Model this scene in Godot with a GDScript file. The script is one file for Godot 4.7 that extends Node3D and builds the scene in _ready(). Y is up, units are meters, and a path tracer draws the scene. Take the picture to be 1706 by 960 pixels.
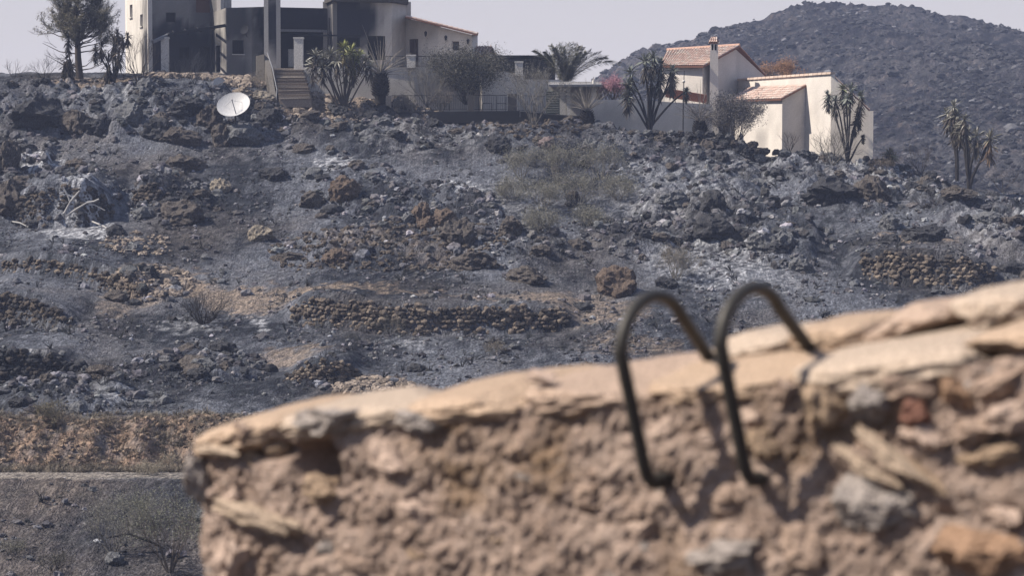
extends Node3D
# A burnt hillside with two houses seen over a stone tank wall. Photograph pixels (1706 x 960) are used
# as survey angles: U(px, py, d) is the point at depth d metres that was measured at that pixel.
const F := 4000.0
const EYE := Vector3(0, 20, 0)
const SUN := Vector3(-0.675, 0.73, 0.09)
var cb := Basis(Vector3(1, 0, 0), -atan(0.0575))
var rng := RandomNumberGenerator.new()
var M := {}
var noi := {}

class MB:
	var v := PackedVector3Array()
	var n := PackedVector3Array()
	var c := PackedColorArray()
	var col := Color.WHITE
	func tri(a: Vector3, b: Vector3, d: Vector3) -> void:
		var k := (d - a).cross(b - a).normalized()
		v.append(a); v.append(b); v.append(d)
		n.append(k); n.append(k); n.append(k)
		c.append(col); c.append(col); c.append(col)
	func quad(a: Vector3, b: Vector3, d: Vector3, e: Vector3) -> void:
		tri(a, b, d); tri(a, d, e)
	func tri_n(a: Vector3, b: Vector3, d: Vector3, na: Vector3, nb: Vector3, nd: Vector3) -> void:
		if (d - a).cross(b - a).dot(na + nb + nd) >= 0.0:
			v.append(a); v.append(b); v.append(d)
			n.append(na); n.append(nb); n.append(nd)
		else:
			v.append(a); v.append(d); v.append(b)
			n.append(na); n.append(nd); n.append(nb)
		c.append(col); c.append(col); c.append(col)
	func quad_c(a: Vector3, b: Vector3, d: Vector3, e: Vector3, ca: Color, cb2: Color, cd: Color, ce: Color) -> void:
		tri(a, b, d); tri(a, d, e)
		var k := c.size() - 6
		c[k] = ca; c[k + 1] = cb2; c[k + 2] = cd; c[k + 3] = ca; c[k + 4] = cd; c[k + 5] = ce
	func out_tri(a: Vector3, b: Vector3, d: Vector3, away: Vector3) -> void:
		if (d - a).cross(b - a).dot(a + b + d - 3.0 * away) >= 0.0: tri(a, b, d)
		else: tri(a, d, b)
	func out_quad(a: Vector3, b: Vector3, d: Vector3, e: Vector3, away: Vector3) -> void:
		out_tri(a, b, d, away); out_tri(a, d, e, away)
	func hexa(p: Array) -> void:       # eight corners: bottom ring 0-3, top ring 4-7
		var m := Vector3.ZERO
		for q: Vector3 in p: m += q / 8.0
		for f in [[0, 1, 2, 3], [4, 5, 6, 7], [0, 1, 5, 4], [1, 2, 6, 5], [2, 3, 7, 6], [3, 0, 4, 7]]:
			out_quad(p[f[0]], p[f[1]], p[f[2]], p[f[3]], m)
	func box(o: Vector3, x: Vector3, y: Vector3, z: Vector3) -> void:   # o is the centre, x y z half axes
		hexa([o - x - y - z, o + x - y - z, o + x - y + z, o - x - y + z, o - x + y - z, o + x + y - z, o + x + y + z, o - x + y + z])
	func bar(a: Vector3, b: Vector3, w: float, h: float) -> void:
		var z := (b - a) * 0.5
		var x := z.cross(Vector3.UP)
		if x.length() < 1e-5: x = Vector3.RIGHT
		x = x.normalized()
		var y := x.cross(z).normalized()
		box((a + b) * 0.5, x * w * 0.5, y * h * 0.5, z)
	func tube(path: PackedVector3Array, radii: PackedFloat32Array, sides: int, cap := false) -> void:
		var rings := []
		var dirs := []
		var up := Vector3(0.31, 0.2, 0.93).normalized()
		for i in path.size():
			var t := (path[mini(i + 1, path.size() - 1)] - path[maxi(i - 1, 0)]).normalized()
			if absf(t.dot(up)) > 0.97: up = Vector3(0.9, 0.3, -0.3).normalized()
			var x := (up - t * t.dot(up)).normalized()
			var y := t.cross(x)
			up = x
			var r := PackedVector3Array()
			var k := PackedVector3Array()
			for s in sides:
				var a := TAU * s / sides
				var q := x * cos(a) + y * sin(a)
				k.append(q)
				r.append(path[i] + q * radii[i])
			rings.append(r); dirs.append(k)
		for i in path.size() - 1:
			for s in sides:
				var t := (s + 1) % sides
				tri_n(rings[i][s], rings[i + 1][s], rings[i + 1][t], dirs[i][s], dirs[i + 1][s], dirs[i + 1][t])
				tri_n(rings[i][s], rings[i + 1][t], rings[i][t], dirs[i][s], dirs[i + 1][t], dirs[i][t])
		if cap:
			for e in [0, path.size() - 1]:
				for s in range(1, sides - 1):
					out_tri(rings[e][0], rings[e][s], rings[e][s + 1], path[1 if e == 0 else e - 1])
	func blade(a: Vector3, dir: Vector3, side: Vector3, length: float, w: float, droop: float) -> void:
		var p1 := a + dir * length * 0.5 + Vector3(0, -droop * length * 0.18, 0)
		var p2 := a + dir * length + Vector3(0, -droop * length * 0.6, 0)
		tri(a - side * w * 0.35, a + side * w * 0.35, p1 + side * w * 0.5)
		tri(a - side * w * 0.35, p1 + side * w * 0.5, p1 - side * w * 0.5)
		tri(p1 - side * w * 0.5, p1 + side * w * 0.5, p2)
	func leaf(p: Vector3, a: Vector3, b: Vector3) -> void:
		tri(p - a, p + b, p + a); tri(p - a, p + a, p - b)
	func mesh() -> ArrayMesh:
		var arr := []
		arr.resize(Mesh.ARRAY_MAX)
		arr[Mesh.ARRAY_VERTEX] = v
		arr[Mesh.ARRAY_NORMAL] = n
		arr[Mesh.ARRAY_COLOR] = c
		var m := ArrayMesh.new()
		if v.size(): m.add_surface_from_arrays(Mesh.PRIMITIVE_TRIANGLES, arr)
		return m

# ---------------------------------------------------------------- survey helpers
func U(px: float, py: float, d: float) -> Vector3:
	var r := cb * Vector3((px - 853.0) / F, (480.0 - py) / F, -1.0)
	return EYE + r * (d / -r.z)
func Y(py: float, d: float) -> float:
	return U(853, py, d).y
func kx(px: float, py := 110.0) -> float:
	return U(px, py, 1.0).x
# ---------------------------------------------------------------- node helpers
var used := {}
func numbered(called: String) -> String:
	var k: int = used.get(called, -1) + 1
	used[called] = k
	return called if k == 0 else "%s_%03d" % [called, k]
func thing(called: String, label: String, category: String, at := Vector3.ZERO, group := "") -> Node3D:
	var o := Node3D.new()
	o.name = numbered(called)
	o.position = at
	tag(o, label, category, group)
	add_child(o)
	return o
func tag(o: Node, label: String, category: String, group := "") -> void:
	o.set_meta("label", label)
	o.set_meta("category", category)
	if group: o.set_meta("group", group)
func part(parent: Node3D, called: String, mesh: Mesh, m: Material, at := Vector3.INF) -> MeshInstance3D:
	var o := MeshInstance3D.new()
	o.name = numbered(called) if parent == self else called
	o.mesh = mesh
	o.material_override = m
	parent.add_child(o, true)
	if at == Vector3.INF:      # the mesh is in world axes
		o.position = -world_of(parent)
	else:
		o.position = at
	return o
func world_of(n: Node3D) -> Vector3:
	var p := Vector3.ZERO
	var k: Node = n
	while k is Node3D and k != self:
		p += (k as Node3D).position
		k = k.get_parent()
	return p
func setting(called: String, mesh: Mesh, m: Material) -> MeshInstance3D:
	var o := part(self, called, mesh, m)
	o.set_meta("kind", "structure")
	return o

# ---------------------------------------------------------------- materials
func noise(seed_: int, freq: float, kind := FastNoiseLite.TYPE_SIMPLEX_SMOOTH, octaves := 3) -> FastNoiseLite:
	var k := FastNoiseLite.new()
	k.seed = seed_
	k.frequency = freq
	k.noise_type = kind
	k.fractal_octaves = octaves
	k.fractal_type = FastNoiseLite.FRACTAL_FBM if octaves > 1 else FastNoiseLite.FRACTAL_NONE
	if kind == FastNoiseLite.TYPE_CELLULAR:
		k.cellular_return_type = FastNoiseLite.RETURN_DISTANCE
		k.cellular_distance_function = FastNoiseLite.DISTANCE_EUCLIDEAN
	return k
var texs := {}
func tex(seed_: int, freq: float, low: float, high := 1.0, octaves := 5, kind := FastNoiseLite.TYPE_SIMPLEX_SMOOTH) -> NoiseTexture2D:
	var key := "%d %f %f %f %d %d" % [seed_, freq, low, high, octaves, kind]
	if not texs.has(key):
		var t := NoiseTexture2D.new()
		t.width = 512
		t.height = 512
		t.seamless = true
		t.noise = noise(seed_, freq, kind, octaves)
		var g := Gradient.new()
		g.set_color(0, Color(low, low, low))
		g.set_color(1, Color(high, high, high))
		t.color_ramp = g
		texs[key] = t
	return texs[key]
func lin(r: float, g: float, b: float) -> Color:
	return Color(r, g, b).linear_to_srgb()
func mat(called: String, c: Color, rough := 0.9, scale := 1.0, low := 0.6, bump := 0.0, vertex := false, metal := 0.0) -> StandardMaterial3D:
	var m := StandardMaterial3D.new()
	m.resource_name = called
	m.albedo_color = c.linear_to_srgb()       # given as linear base colour
	m.roughness = rough
	m.metallic = metal
	m.metallic_specular = 0.3 if rough < 0.8 else 0.12
	m.uv1_triplanar = true
	m.uv1_world_triplanar = true
	m.uv1_scale = Vector3.ONE * scale
	if low < 1.0: m.albedo_texture = tex(3, 0.02, low)
	if bump > 0.0:
		m.heightmap_enabled = true
		m.heightmap_texture = tex(5, 0.03, 0.0)
		m.heightmap_scale = bump
	m.vertex_color_use_as_albedo = vertex
	M[called] = m
	return m

func icosphere(sub: int) -> Array:
	var t := (1.0 + sqrt(5.0)) / 2.0
	var v := PackedVector3Array()
	for p in [[-1, t, 0], [1, t, 0], [-1, -t, 0], [1, -t, 0], [0, -1, t], [0, 1, t], [0, -1, -t], [0, 1, -t], [t, 0, -1], [t, 0, 1], [-t, 0, -1], [-t, 0, 1]]:
		v.append(Vector3(p[0], p[1], p[2]).normalized())
	var f := PackedInt32Array([0, 11, 5, 0, 5, 1, 0, 1, 7, 0, 7, 10, 0, 10, 11, 1, 5, 9, 5, 11, 4, 11, 10, 2, 10, 7, 6, 7, 1, 8, 3, 9, 4, 3, 4, 2, 3, 2, 6, 3, 6, 8, 3, 8, 9, 4, 9, 5, 2, 4, 11, 6, 2, 10, 8, 6, 7, 9, 8, 1])
	for s in sub:
		var mid := {}
		var g := PackedInt32Array()
		for i in range(0, f.size(), 3):
			var k := []
			for e in 3:
				var a := f[i + e]
				var b := f[i + (e + 1) % 3]
				var key := mini(a, b) * 100000 + maxi(a, b)
				if not mid.has(key):
					mid[key] = v.size()
					v.append(((v[a] + v[b]) * 0.5).normalized())
				k.append(mid[key])
			g.append_array(PackedInt32Array([f[i], k[0], k[2], f[i + 1], k[1], k[0], f[i + 2], k[2], k[1], k[0], k[1], k[2]]))
		f = g
	return [v, f]
var icos := {}
# a stone: a blocky ball, split flat by random planes, then roughened; half axes s
func rock(seed_: int, sub: int, s: Vector3, cuts := 7, rough := 0.1, block := 2.6, smooth := false, wave := 2.0) -> ArrayMesh:
	if not icos.has(sub): icos[sub] = icosphere(sub)
	var r := RandomNumberGenerator.new()
	r.seed = seed_ * 77 + 5
	var planes := []
	for i in cuts:
		var k := Vector3(r.randf_range(-1, 1), r.randf_range(-1, 1), r.randf_range(-1, 1)).normalized()
		planes.append([k, r.randf_range(0.62, 0.92)])
	var nz: FastNoiseLite = noi.lump
	var off := Vector3(r.randf() * 90, r.randf() * 90, r.randf() * 90)
	var v := PackedVector3Array()
	for u: Vector3 in icos[sub][0]:
		var k := pow(pow(absf(u.x), block) + pow(absf(u.y), block) + pow(absf(u.z), block), 1.0 / block)
		var p := u / k
		for q in planes:
			var over: float = p.dot(q[0]) - q[1]
			if over > 0.0: p -= q[0] * over
		var w := u * wave + off
		p += u * rough * (nz.get_noise_3dv(w) + 0.55 * nz.get_noise_3dv(w * 2.7) + 0.3 * nz.get_noise_3dv(w * 6.1))
		v.append(p * s)
	var f: PackedInt32Array = icos[sub][1]
	var b := MB.new()
	if smooth:
		var n := PackedVector3Array()
		n.resize(v.size())
		for i in range(0, f.size(), 3):
			var k := (v[f[i + 1]] - v[f[i]]).cross(v[f[i + 2]] - v[f[i]])
			if k.dot(v[f[i]]) < 0.0: k = -k
			n[f[i]] += k; n[f[i + 1]] += k; n[f[i + 2]] += k
		for i in range(0, f.size(), 3):
			b.tri_n(v[f[i]], v[f[i + 1]], v[f[i + 2]], n[f[i]].normalized(), n[f[i + 1]].normalized(), n[f[i + 2]].normalized())
	else:
		for i in range(0, f.size(), 3):
			b.out_tri(v[f[i]], v[f[i + 1]], v[f[i + 2]], Vector3.ZERO)
	return b.mesh()

# ---------------------------------------------------------------- the burnt slope
const COLS := [-300.0, 0.0, 200.0, 400.0, 600.0, 800.0, 1000.0, 1200.0, 1400.0, 1600.0, 1706.0, 2000.0]
const ROWS := [
	[50.0, 1750], [64.0, 1330], [76.0, 1020], [86.2, 799], [89.4, 782], [91.4, 702], [100.0, 622], [110.0, 532], [120.0, 440], [130.0, 350],
	[138.0, 275, 275, 270, 270, 270, 270, 280, 300, 322, 345, 352, 365],
	[143.0, 212, 212, 215, 220, 225, 225, 234, 264, 292, 322, 334, 345],
	[146.0, 168, 168, 168, 166, 205, 213, 222, 256, 281, 314, 328, 340],
	[150.0, 134, 134, 134, 133, 168, 196, 214, 250, 279, 318, 335, 352],
	[155.0, 124, 124, 124, 124, 160, 190, 210, 246, 292, 345, 365, 390],
	[164.0, 124, 124, 124, 124, 150, 185, 210, 256, 330, 420, 450, 480],
	[180.0, 175, 175, 175, 175, 190, 220, 250, 330, 430, 520, 560, 580],
	[230.0, 420]]
func row_py(r: Array, px: float) -> float:
	if r.size() == 2: return r[1]
	for i in COLS.size() - 1:
		if px <= COLS[i + 1]:
			var t := clampf((px - COLS[i]) / (COLS[i + 1] - COLS[i]), 0, 1)
			t = t * t * (3 - 2 * t)
			return lerpf(r[1 + i], r[2 + i], t)
	return r[COLS.size()]
func base_h(x: float, d: float) -> float:
	var px := 853.0 + x / d * F
	for i in ROWS.size() - 1:
		if d <= ROWS[i + 1][0] or i == ROWS.size() - 2:
			var d0: float = ROWS[i][0]
			var d1: float = ROWS[i + 1][0]
			var y0 := Y(row_py(ROWS[i], px), d0)
			var y1 := Y(row_py(ROWS[i + 1], px), d1)
			return lerpf(y0, y1, clampf((d - d0) / (d1 - d0), 0, 1))
	return 0.0
func cast_base(px: float, py: float) -> Vector3:
	var d := 62.0
	while d < 170.0:
		var p := U(px, py, d)
		if p.y <= base_h(p.x, d): return p
		d += 0.3
	return U(px, py, 150.0)
func ellipse(px: float, py: float, rx: float, ry: float, k := 1.0) -> Array:
	var p := cast_base(px, py)
	var far := cast_base(px, py - ry)
	var near := cast_base(px, py + ry)
	return [p.x, -p.z, rx * -p.z / F, maxf(0.5, (near.z - far.z) * 0.5), k]
func in_ellipse(e: Array, x: float, d: float) -> float:
	var a: float = (x - e[0]) / e[2]
	var b: float = (d - e[1]) / e[3]
	return a * a + b * b
# terraces: [[px, foot py, height px], ...] from one end of the dry stone wall to the other
const TERRACES := [
	[[20, 372, 30], [70, 380, 62], [140, 380, 66], [188, 368, 30]],
	[[4, 452, 20], [60, 462, 26], [130, 472, 30], [190, 488, 30], [235, 504, 22]],
	[[-40, 535, 48], [10, 535, 46], [60, 543, 38], [100, 547, 26], [132, 547, 8]],
	[[-40, 632, 40], [30, 632, 42], [80, 632, 40], [112, 630, 20]],
	[[488, 538, 32], [540, 545, 44], [620, 550, 40], [700, 554, 40], [800, 552, 36], [880, 549, 33], [950, 545, 26]],
	[[476, 632, 8], [510, 636, 28], [540, 638, 34], [575, 635, 30], [600, 630, 8]],
	[[1436, 458, 30], [1490, 470, 46], [1560, 476, 48], [1620, 478, 42], [1660, 474, 26]],
	[[222, 340, 24], [250, 346, 36], [288, 344, 22]],
]
var terr := []
var rocky := []
var ashy := []
var tan_soil := []
var gx0 := -48.0
var gd0 := 62.0
var gsx := 0.18
var gsd := 0.235
var gnx := 534
var gnd := 490
var hg := PackedFloat32Array()

func prepare_slope() -> void:
	for t in TERRACES:
		var pts := []
		for q in t:
			var p := cast_base(q[0], q[1])
			pts.append([p.x, -p.z, q[2] * 1.12 * -p.z / F, p.y])
		terr.append(pts)
	for e in [[60, 190, 110, 45, 1.0], [200, 200, 90, 45, 1.0], [330, 200, 110, 40, 1.1], [430, 215, 60, 30, .7], [40, 290, 45, 55, .9], [95, 345, 110, 40, .7], [290, 345, 70, 35, .6],
			[600, 230, 140, 28, .7], [600, 320, 90, 40, .5], [730, 360, 110, 45, .8], [640, 420, 170, 35, .7], [850, 420, 110, 40, .8], [930, 240, 180, 28, .9], [1160, 290, 110, 40, .8], [1180, 360, 130, 50, 1.0], [1290, 400, 90, 45, 1.0],
			[1400, 320, 130, 40, 1.2], [1560, 345, 90, 40, 1.0], [1640, 350, 80, 30, .8], [1060, 400, 90, 30, .6], [330, 620, 120, 25, .5], [100, 660, 120, 30, .6], [640, 200, 100, 25, .6], [250, 490, 60, 20, .4], [1480, 300, 120, 25, .9]]:
		rocky.append(ellipse(e[0], e[1], e[2], e[3], e[4]))
	for e in [[145, 395, 55, 14, 1.0], [160, 375, 40, 10, .8], [75, 285, 45, 12, .8], [775, 316, 34, 12, 1.0], [560, 272, 28, 8, .9], [1190, 440, 90, 40, .6], [1130, 330, 110, 45, .3], [1290, 470, 60, 20, .4], [1220, 270, 90, 30, .35], [425, 540, 12, 10, .9], [30, 640, 40, 16, .6],
			[200, 170, 60, 16, .5], [700, 230, 120, 20, .25], [1420, 290, 90, 16, .4], [1660, 390, 60, 25, .35], [300, 540, 50, 12, .5], [690, 575, 50, 8, .35], [190, 660, 60, 10, .5], [870, 330, 60, 30, .35], [1510, 330, 60, 25, .4]]:
		ashy.append(ellipse(e[0], e[1], e[2], e[3], e[4]))
	for e in [[265, 480, 60, 30, .9], [330, 478, 60, 14, .9], [430, 500, 70, 22, .8], [560, 496, 70, 9, 1.0], [660, 505, 60, 6, .8], [840, 512, 110, 6, .6], [990, 520, 80, 22, .7], [1040, 575, 70, 16, .6], [480, 598, 60, 14, .7], [620, 640, 60, 14, .4], [1485, 410, 28, 9, 1.0], [1560, 415, 60, 5, .8],
			[150, 135, 60, 9, .8], [255, 125, 40, 8, .9], [330, 125, 90, 14, .9], [560, 190, 50, 12, .9], [470, 185, 50, 14, .7], [600, 165, 60, 10, .8], [700, 180, 60, 10, .7], [255, 312, 30, 8, .6], [190, 520, 30, 12, .5], [1560, 300, 60, 8, .5], [1680, 322, 30, 5, .9], [60, 840, 110, 70, .5], [220, 900, 40, 60, .35], [610, 415, 60, 22, .4], [720, 440, 70, 14, .35]]:
		tan_soil.append(ellipse(e[0], e[1], e[2], e[3], e[4]))

func road_wander(x: float, d: float) -> float:       # the road and its bank are not ruler straight
	return (0.75 * noi.gully.get_noise_2d(x * .35, 4.0) + 0.22 * noi.fine.get_noise_2d(x * .8, 2.0)) * clampf((97.0 - d) / 4.0, 0, 1)
func slope_h(x: float, d: float) -> float:
	d += road_wander(x, d)
	var y := base_h(x, d)
	var z := -d
	var calm := 1.0
	for t in terr:
		if x < t[0][0] - 0.6 or x > t[-1][0] + 0.6: continue
		for i in t.size() - 1:
			if x <= t[i + 1][0] or i == t.size() - 2:
				var f: float = clampf((x - t[i][0]) / (t[i + 1][0] - t[i][0]), 0, 1)
				var dl: float = lerpf(t[i][1], t[i + 1][1], f)
				var hh: float = lerpf(t[i][2], t[i + 1][2], f)
				var edge := clampf(minf(x - t[0][0] + 0.6, t[-1][0] + 0.6 - x), 0, 1)
				var back := d - dl
				calm = minf(calm, lerpf(1.0, clampf(absf(back) / 1.6, .1, 1), edge))
				if back <= 0.0: y -= .22 * edge * exp(back / 1.2)
				if back > 0.0: y += hh * edge * clampf(back / 0.4, 0, 1) * exp(-maxf(0, back - 0.5) / 5.0)
				break
	var r := 0.0
	for e in rocky:
		var q := in_ellipse(e, x, d)
		if q < 1.0: r = maxf(r, e[4] * minf(1.0, (1.0 - q) * 2.2))
	var big: FastNoiseLite = noi.big
	var fine: FastNoiseLite = noi.fine
	var a := big.get_noise_2d(x, z)
	var b := fine.get_noise_2d(x, z)
	if d > 91.6 or d < 86.0:
		y += calm * (0.22 * a + 0.10 * b)
	if r > 0.0:
		var c1: float = noi.cell.get_noise_2d(x * 0.8 + a * 0.6, z * 0.55)
		var c2: float = noi.cell.get_noise_2d(x * 2.1 + 40.0 + a, z * 1.6)
		y += calm * r * (0.75 * maxf(0.0, 0.05 - c1) + 0.36 * maxf(0.0, -0.15 - c2) + 0.12 * b)
	if d < 86.0:
		y += 0.16 * maxf(0.0, -noi.cell.get_noise_2d(x * 1.7, z * 1.5))
	if d >= 88.6 and d <= 93.0:           # the cut bank behind the road is gullied
		var w := clampf(1.0 - absf(d - 90.4) / 1.8, 0, 1)
		y += w * (0.55 * noi.gully.get_noise_2d(x, z * 0.25) + 0.22 * b - 0.3 * noi.cell.get_noise_2d(x * 1.6, z * 2.4) - 0.15)
	return y
func ground(x: float, z: float) -> float:
	var fx := clampf((x - gx0) / gsx, 0, gnx - 1.001)
	var fd := clampf((-z - gd0) / gsd, 0, gnd - 1.001)
	var i := int(fx)
	var j := int(fd)
	fx -= i
	fd -= j
	var k := j * gnx + i
	return lerpf(lerpf(hg[k], hg[k + 1], fx), lerpf(hg[k + gnx], hg[k + gnx + 1], fx), fd)
func G(px: float, py: float) -> Vector3:
	var d := 64.0
	while d < 172.0:
		var p := U(px, py, d)
		if p.y <= ground(p.x, p.z): return p
		d += 0.12
	return U(px, py, 150.0)
func sheet(nx: int, nd: int, pos: PackedVector3Array, col: PackedColorArray) -> ArrayMesh:
	var nor := PackedVector3Array()
	nor.resize(pos.size())
	var idx := PackedInt32Array()
	for j in nd:
		for i in nx:
			var k := j * nx + i
			var l := pos[k - 1 if i > 0 else k]
			var r := pos[k + 1 if i < nx - 1 else k]
			var u := pos[k + nx if j < nd - 1 else k]
			var w := pos[k - nx if j > 0 else k]
			nor[k] = (r - l).cross(u - w).normalized()
			if i < nx - 1 and j < nd - 1:
				idx.append_array(PackedInt32Array([k, k + nx, k + nx + 1, k, k + nx + 1, k + 1]))
	var arr := []
	arr.resize(Mesh.ARRAY_MAX)
	arr[Mesh.ARRAY_VERTEX] = pos
	arr[Mesh.ARRAY_NORMAL] = nor
	arr[Mesh.ARRAY_COLOR] = col
	arr[Mesh.ARRAY_INDEX] = idx
	var m := ArrayMesh.new()
	m.add_surface_from_arrays(Mesh.PRIMITIVE_TRIANGLES, arr)
	return m
func mixc(a: Color, b: Color, t: float) -> Color:
	return a.lerp(b, clampf(t, 0, 1))
func slope_colour(x: float, d: float) -> Color:
	var z := -d
	var a: float = noi.big.get_noise_2d(x * 0.7 + 31, z * 0.5)
	var b: float = noi.fine.get_noise_2d(x * 1.3, z * 1.1 + 70)
	var c: float = noi.grain.get_noise_2d(x, z)
	d += road_wander(x, d)
	var k := mixc(Color(.054, .058, .071), Color(.25, .26, .298), 0.48 + 1.2 * a + 0.8 * b)
	k = mixc(k, Color(.21, .178, .155), 0.75 * noi.big.get_noise_2d(x * .5 - 80, z * .4 + 9) + 0.25 * b)
	for e in ashy:
		var q := in_ellipse(e, x + a * 1.2, d + b * 1.5)
		if q < 1.6: k = mixc(k, Color(.76, .76, .79), (e[4] if e[4] < .75 else 1.35 * e[4]) * clampf((1.6 - q) * 1.1, 0, 1) * clampf(0.5 + 1.6 * c + 0.9 * b, 0, 1))
	for e in tan_soil:
		var q := in_ellipse(e, x + a * 1.5 + b * 0.5, d + b * 1.5)
		if q < 1.5: k = mixc(k, Color(.48, .37, .28), e[4] * clampf((1.5 - q) * 1.4, 0, 1) * clampf(0.7 + 0.9 * c + 0.6 * a, 0, 1))
	if d > 88.6 and d < 92.4:
		k = mixc(k, mixc(Color(.55, .44, .35), Color(.42, .295, .22), 0.5 + a + b), clampf(minf(d - 88.6, 92.4 - d) * 2.0, 0, 1) * clampf(0.85 + b + 0.5 * c, 0.2, 1))
	elif d > 86.2 and d <= 88.6:
		k = mixc(k, Color(.56, .49, .42), clampf((d - 86.2) * 2.5, 0, 1) * clampf(0.65 + 0.6 * c + 0.5 * b, 0, 1))
	elif d <= 86.2:
		k = mixc(k, mixc(Color(.095, .095, .105), Color(.22, .18, .155), .4 + 1.2 * a), 0.8)
	return k * (0.86 + 0.5 * c)

func build_slope() -> void:
	prepare_slope()
	var pos := PackedVector3Array()
	var col := PackedColorArray()
	hg.resize(gnx * gnd)
	for j in gnd:
		var d := gd0 + j * gsd
		for i in gnx:
			var x := gx0 + i * gsx
			var y := slope_h(x, d)
			hg[j * gnx + i] = y
			pos.append(Vector3(x, y, -d))
			col.append(slope_colour(x, d))
	setting("burnt_slope", sheet(gnx, gnd, pos, col), M.soil)

const HILL := [[300, 330], [850, 220], [985, 134], [1030, 107], [1100, 87], [1140, 72], [1190, 57], [1250, 42], [1330, 22], [1400, 12], [1440, 12], [1500, 18], [1600, 34], [1706, 47], [2100, 120]]
func hill_h(x: float, d: float) -> float:
	var px := 853.0 + x / 420.0 * F
	var py := 110.0
	for i in HILL.size() - 1:
		if px >= HILL[i][0] and px <= HILL[i + 1][0]:
			var t: float = (px - HILL[i][0]) / float(HILL[i + 1][0] - HILL[i][0])
			py = lerpf(HILL[i][1], HILL[i + 1][1], t)
	if px < 300: py = 330
	var top := Y(py, 420.0)
	var low := 4.0
	var y: float
	if d <= 420.0: y = lerpf(low, top, pow(clampf((d - 190.0) / 230.0, 0, 1), 0.92))
	else: y = lerpf(top, low - 10.0, clampf((d - 420.0) / 160.0, 0, 1) ** 1.4)
	var k := clampf((d - 190.0) / 50.0, 0, 1)
	var a: float = noi.big.get_noise_2d(x * 0.16, -d * 0.16)
	y += k * (3.2 * absf(noi.big.get_noise_2d(x * .13 + 40, -d * .05)) - 1.0 + 1.8 * a + 0.7 * maxf(0, -noi.cell.get_noise_2d(x * .6, -d * .4)) + 0.75 * noi.fine.get_noise_2d(x * 0.5, -d * 0.5))
	return y
func build_hill() -> void:
	var nx := 330
	var nd := 270
	var pos := PackedVector3Array()
	var col := PackedColorArray()
	for j in nd:
		var d := 190.0 + j * 1.05
		for i in nx:
			var x := -75.0 + i * 0.72
			pos.append(Vector3(x, hill_h(x, d), -d))
			var b: float = noi.fine.get_noise_2d(x * 0.35, -d * .3)
			var c: float = noi.grain.get_noise_2d(x * .4, -d * .4)
			var a: float = noi.big.get_noise_2d(x * 0.15, -d * .12)
			var k := mixc(Color(.035, .036, .044), Color(.145, .138, .145), 0.42 + 0.9 * a + 1.2 * b)
			k = mixc(k, Color(.16, .12, .095), 0.8 * c - 0.15 + 0.4 * b)
			col.append(k * (0.85 + 0.6 * c))
	setting("far_hill", sheet(nx, nd, pos, col), M.hill)
	var st := MultiMesh.new()
	st.transform_format = MultiMesh.TRANSFORM_3D
	st.use_colors = true
	st.mesh = rock(301, 1, Vector3.ONE, 5, 0.25)
	st.instance_count = 17000
	for i in st.instance_count:
		var d := rng.randf_range(215, 424)
		var x := rng.randf_range(-20, 110) * d / 420.0
		for k in 5:
			if noi.big.get_noise_2d(x * .35, -d * .28) + rng.randf_range(-.3, .3) > 0.0: break
			d = rng.randf_range(215, 424)
			x = rng.randf_range(-20, 110) * d / 420.0
		var s := (0.08 + 0.34 * pow(rng.randf(), 2.0)) * (1.0 if rng.randf() < 0.95 else 1.8)
		st.set_instance_transform(i, Transform3D(Basis.from_euler(Vector3(rng.randf() * 6, rng.randf() * 6, rng.randf() * 6)).scaled(Vector3(s * 1.3, s * rng.randf_range(.6, 1.0), s)), Vector3(x, hill_h(x, d) + s * 0.15, -d)))
		var g := rng.randf_range(0.025, 0.10) * (1.0 if rng.randf() < 0.85 else 2.6)
		st.set_instance_color(i, Color(g * 1.02, g, g * 1.05))
	var o := MultiMeshInstance3D.new()
	o.name = "hill_scrub"
	o.multimesh = st
	o.material_override = M.tint
	o.set_meta("kind", "stuff")
	tag(o, "dark burnt scrub and stones all over the far hill", "scrub")
	add_child(o)

# ---------------------------------------------------------------- stones
var stone_shapes := []
var pebble_shapes := []
var course_shapes := []
func make_stones() -> void:
	for i in 8: stone_shapes.append(rock(400 + i, 2, Vector3.ONE, 8, 0.22, 2.8))
	for i in 6: course_shapes.append(rock(470 + i, 1, Vector3.ONE, 6, 0.18, 3.0))
	for i in 4: pebble_shapes.append(rock(440 + i, 1, Vector3.ONE, 9, 0.38, 3.2))
func boulder(px: float, py: float, w: float, h: float, m: String, label: String, seed_: int, called := "boulder", group := "", lift := 0.36) -> void:
	var g := G(px, py + h * 0.42)
	var k := -g.z / F
	var s := Vector3(w * k * 0.55, h * k * 0.55, (w + h) * k * 0.27)
	var o := part(self, called, rock(seed_, 3, s, 9, 0.17, 2.6, false, 1.9), M[m], g + Vector3(0, s.y * lift, -s.z * 0.35))
	o.rotation.y = (seed_ % 7 - 3) * 0.12
	tag(o, label, "boulder", group)

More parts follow.
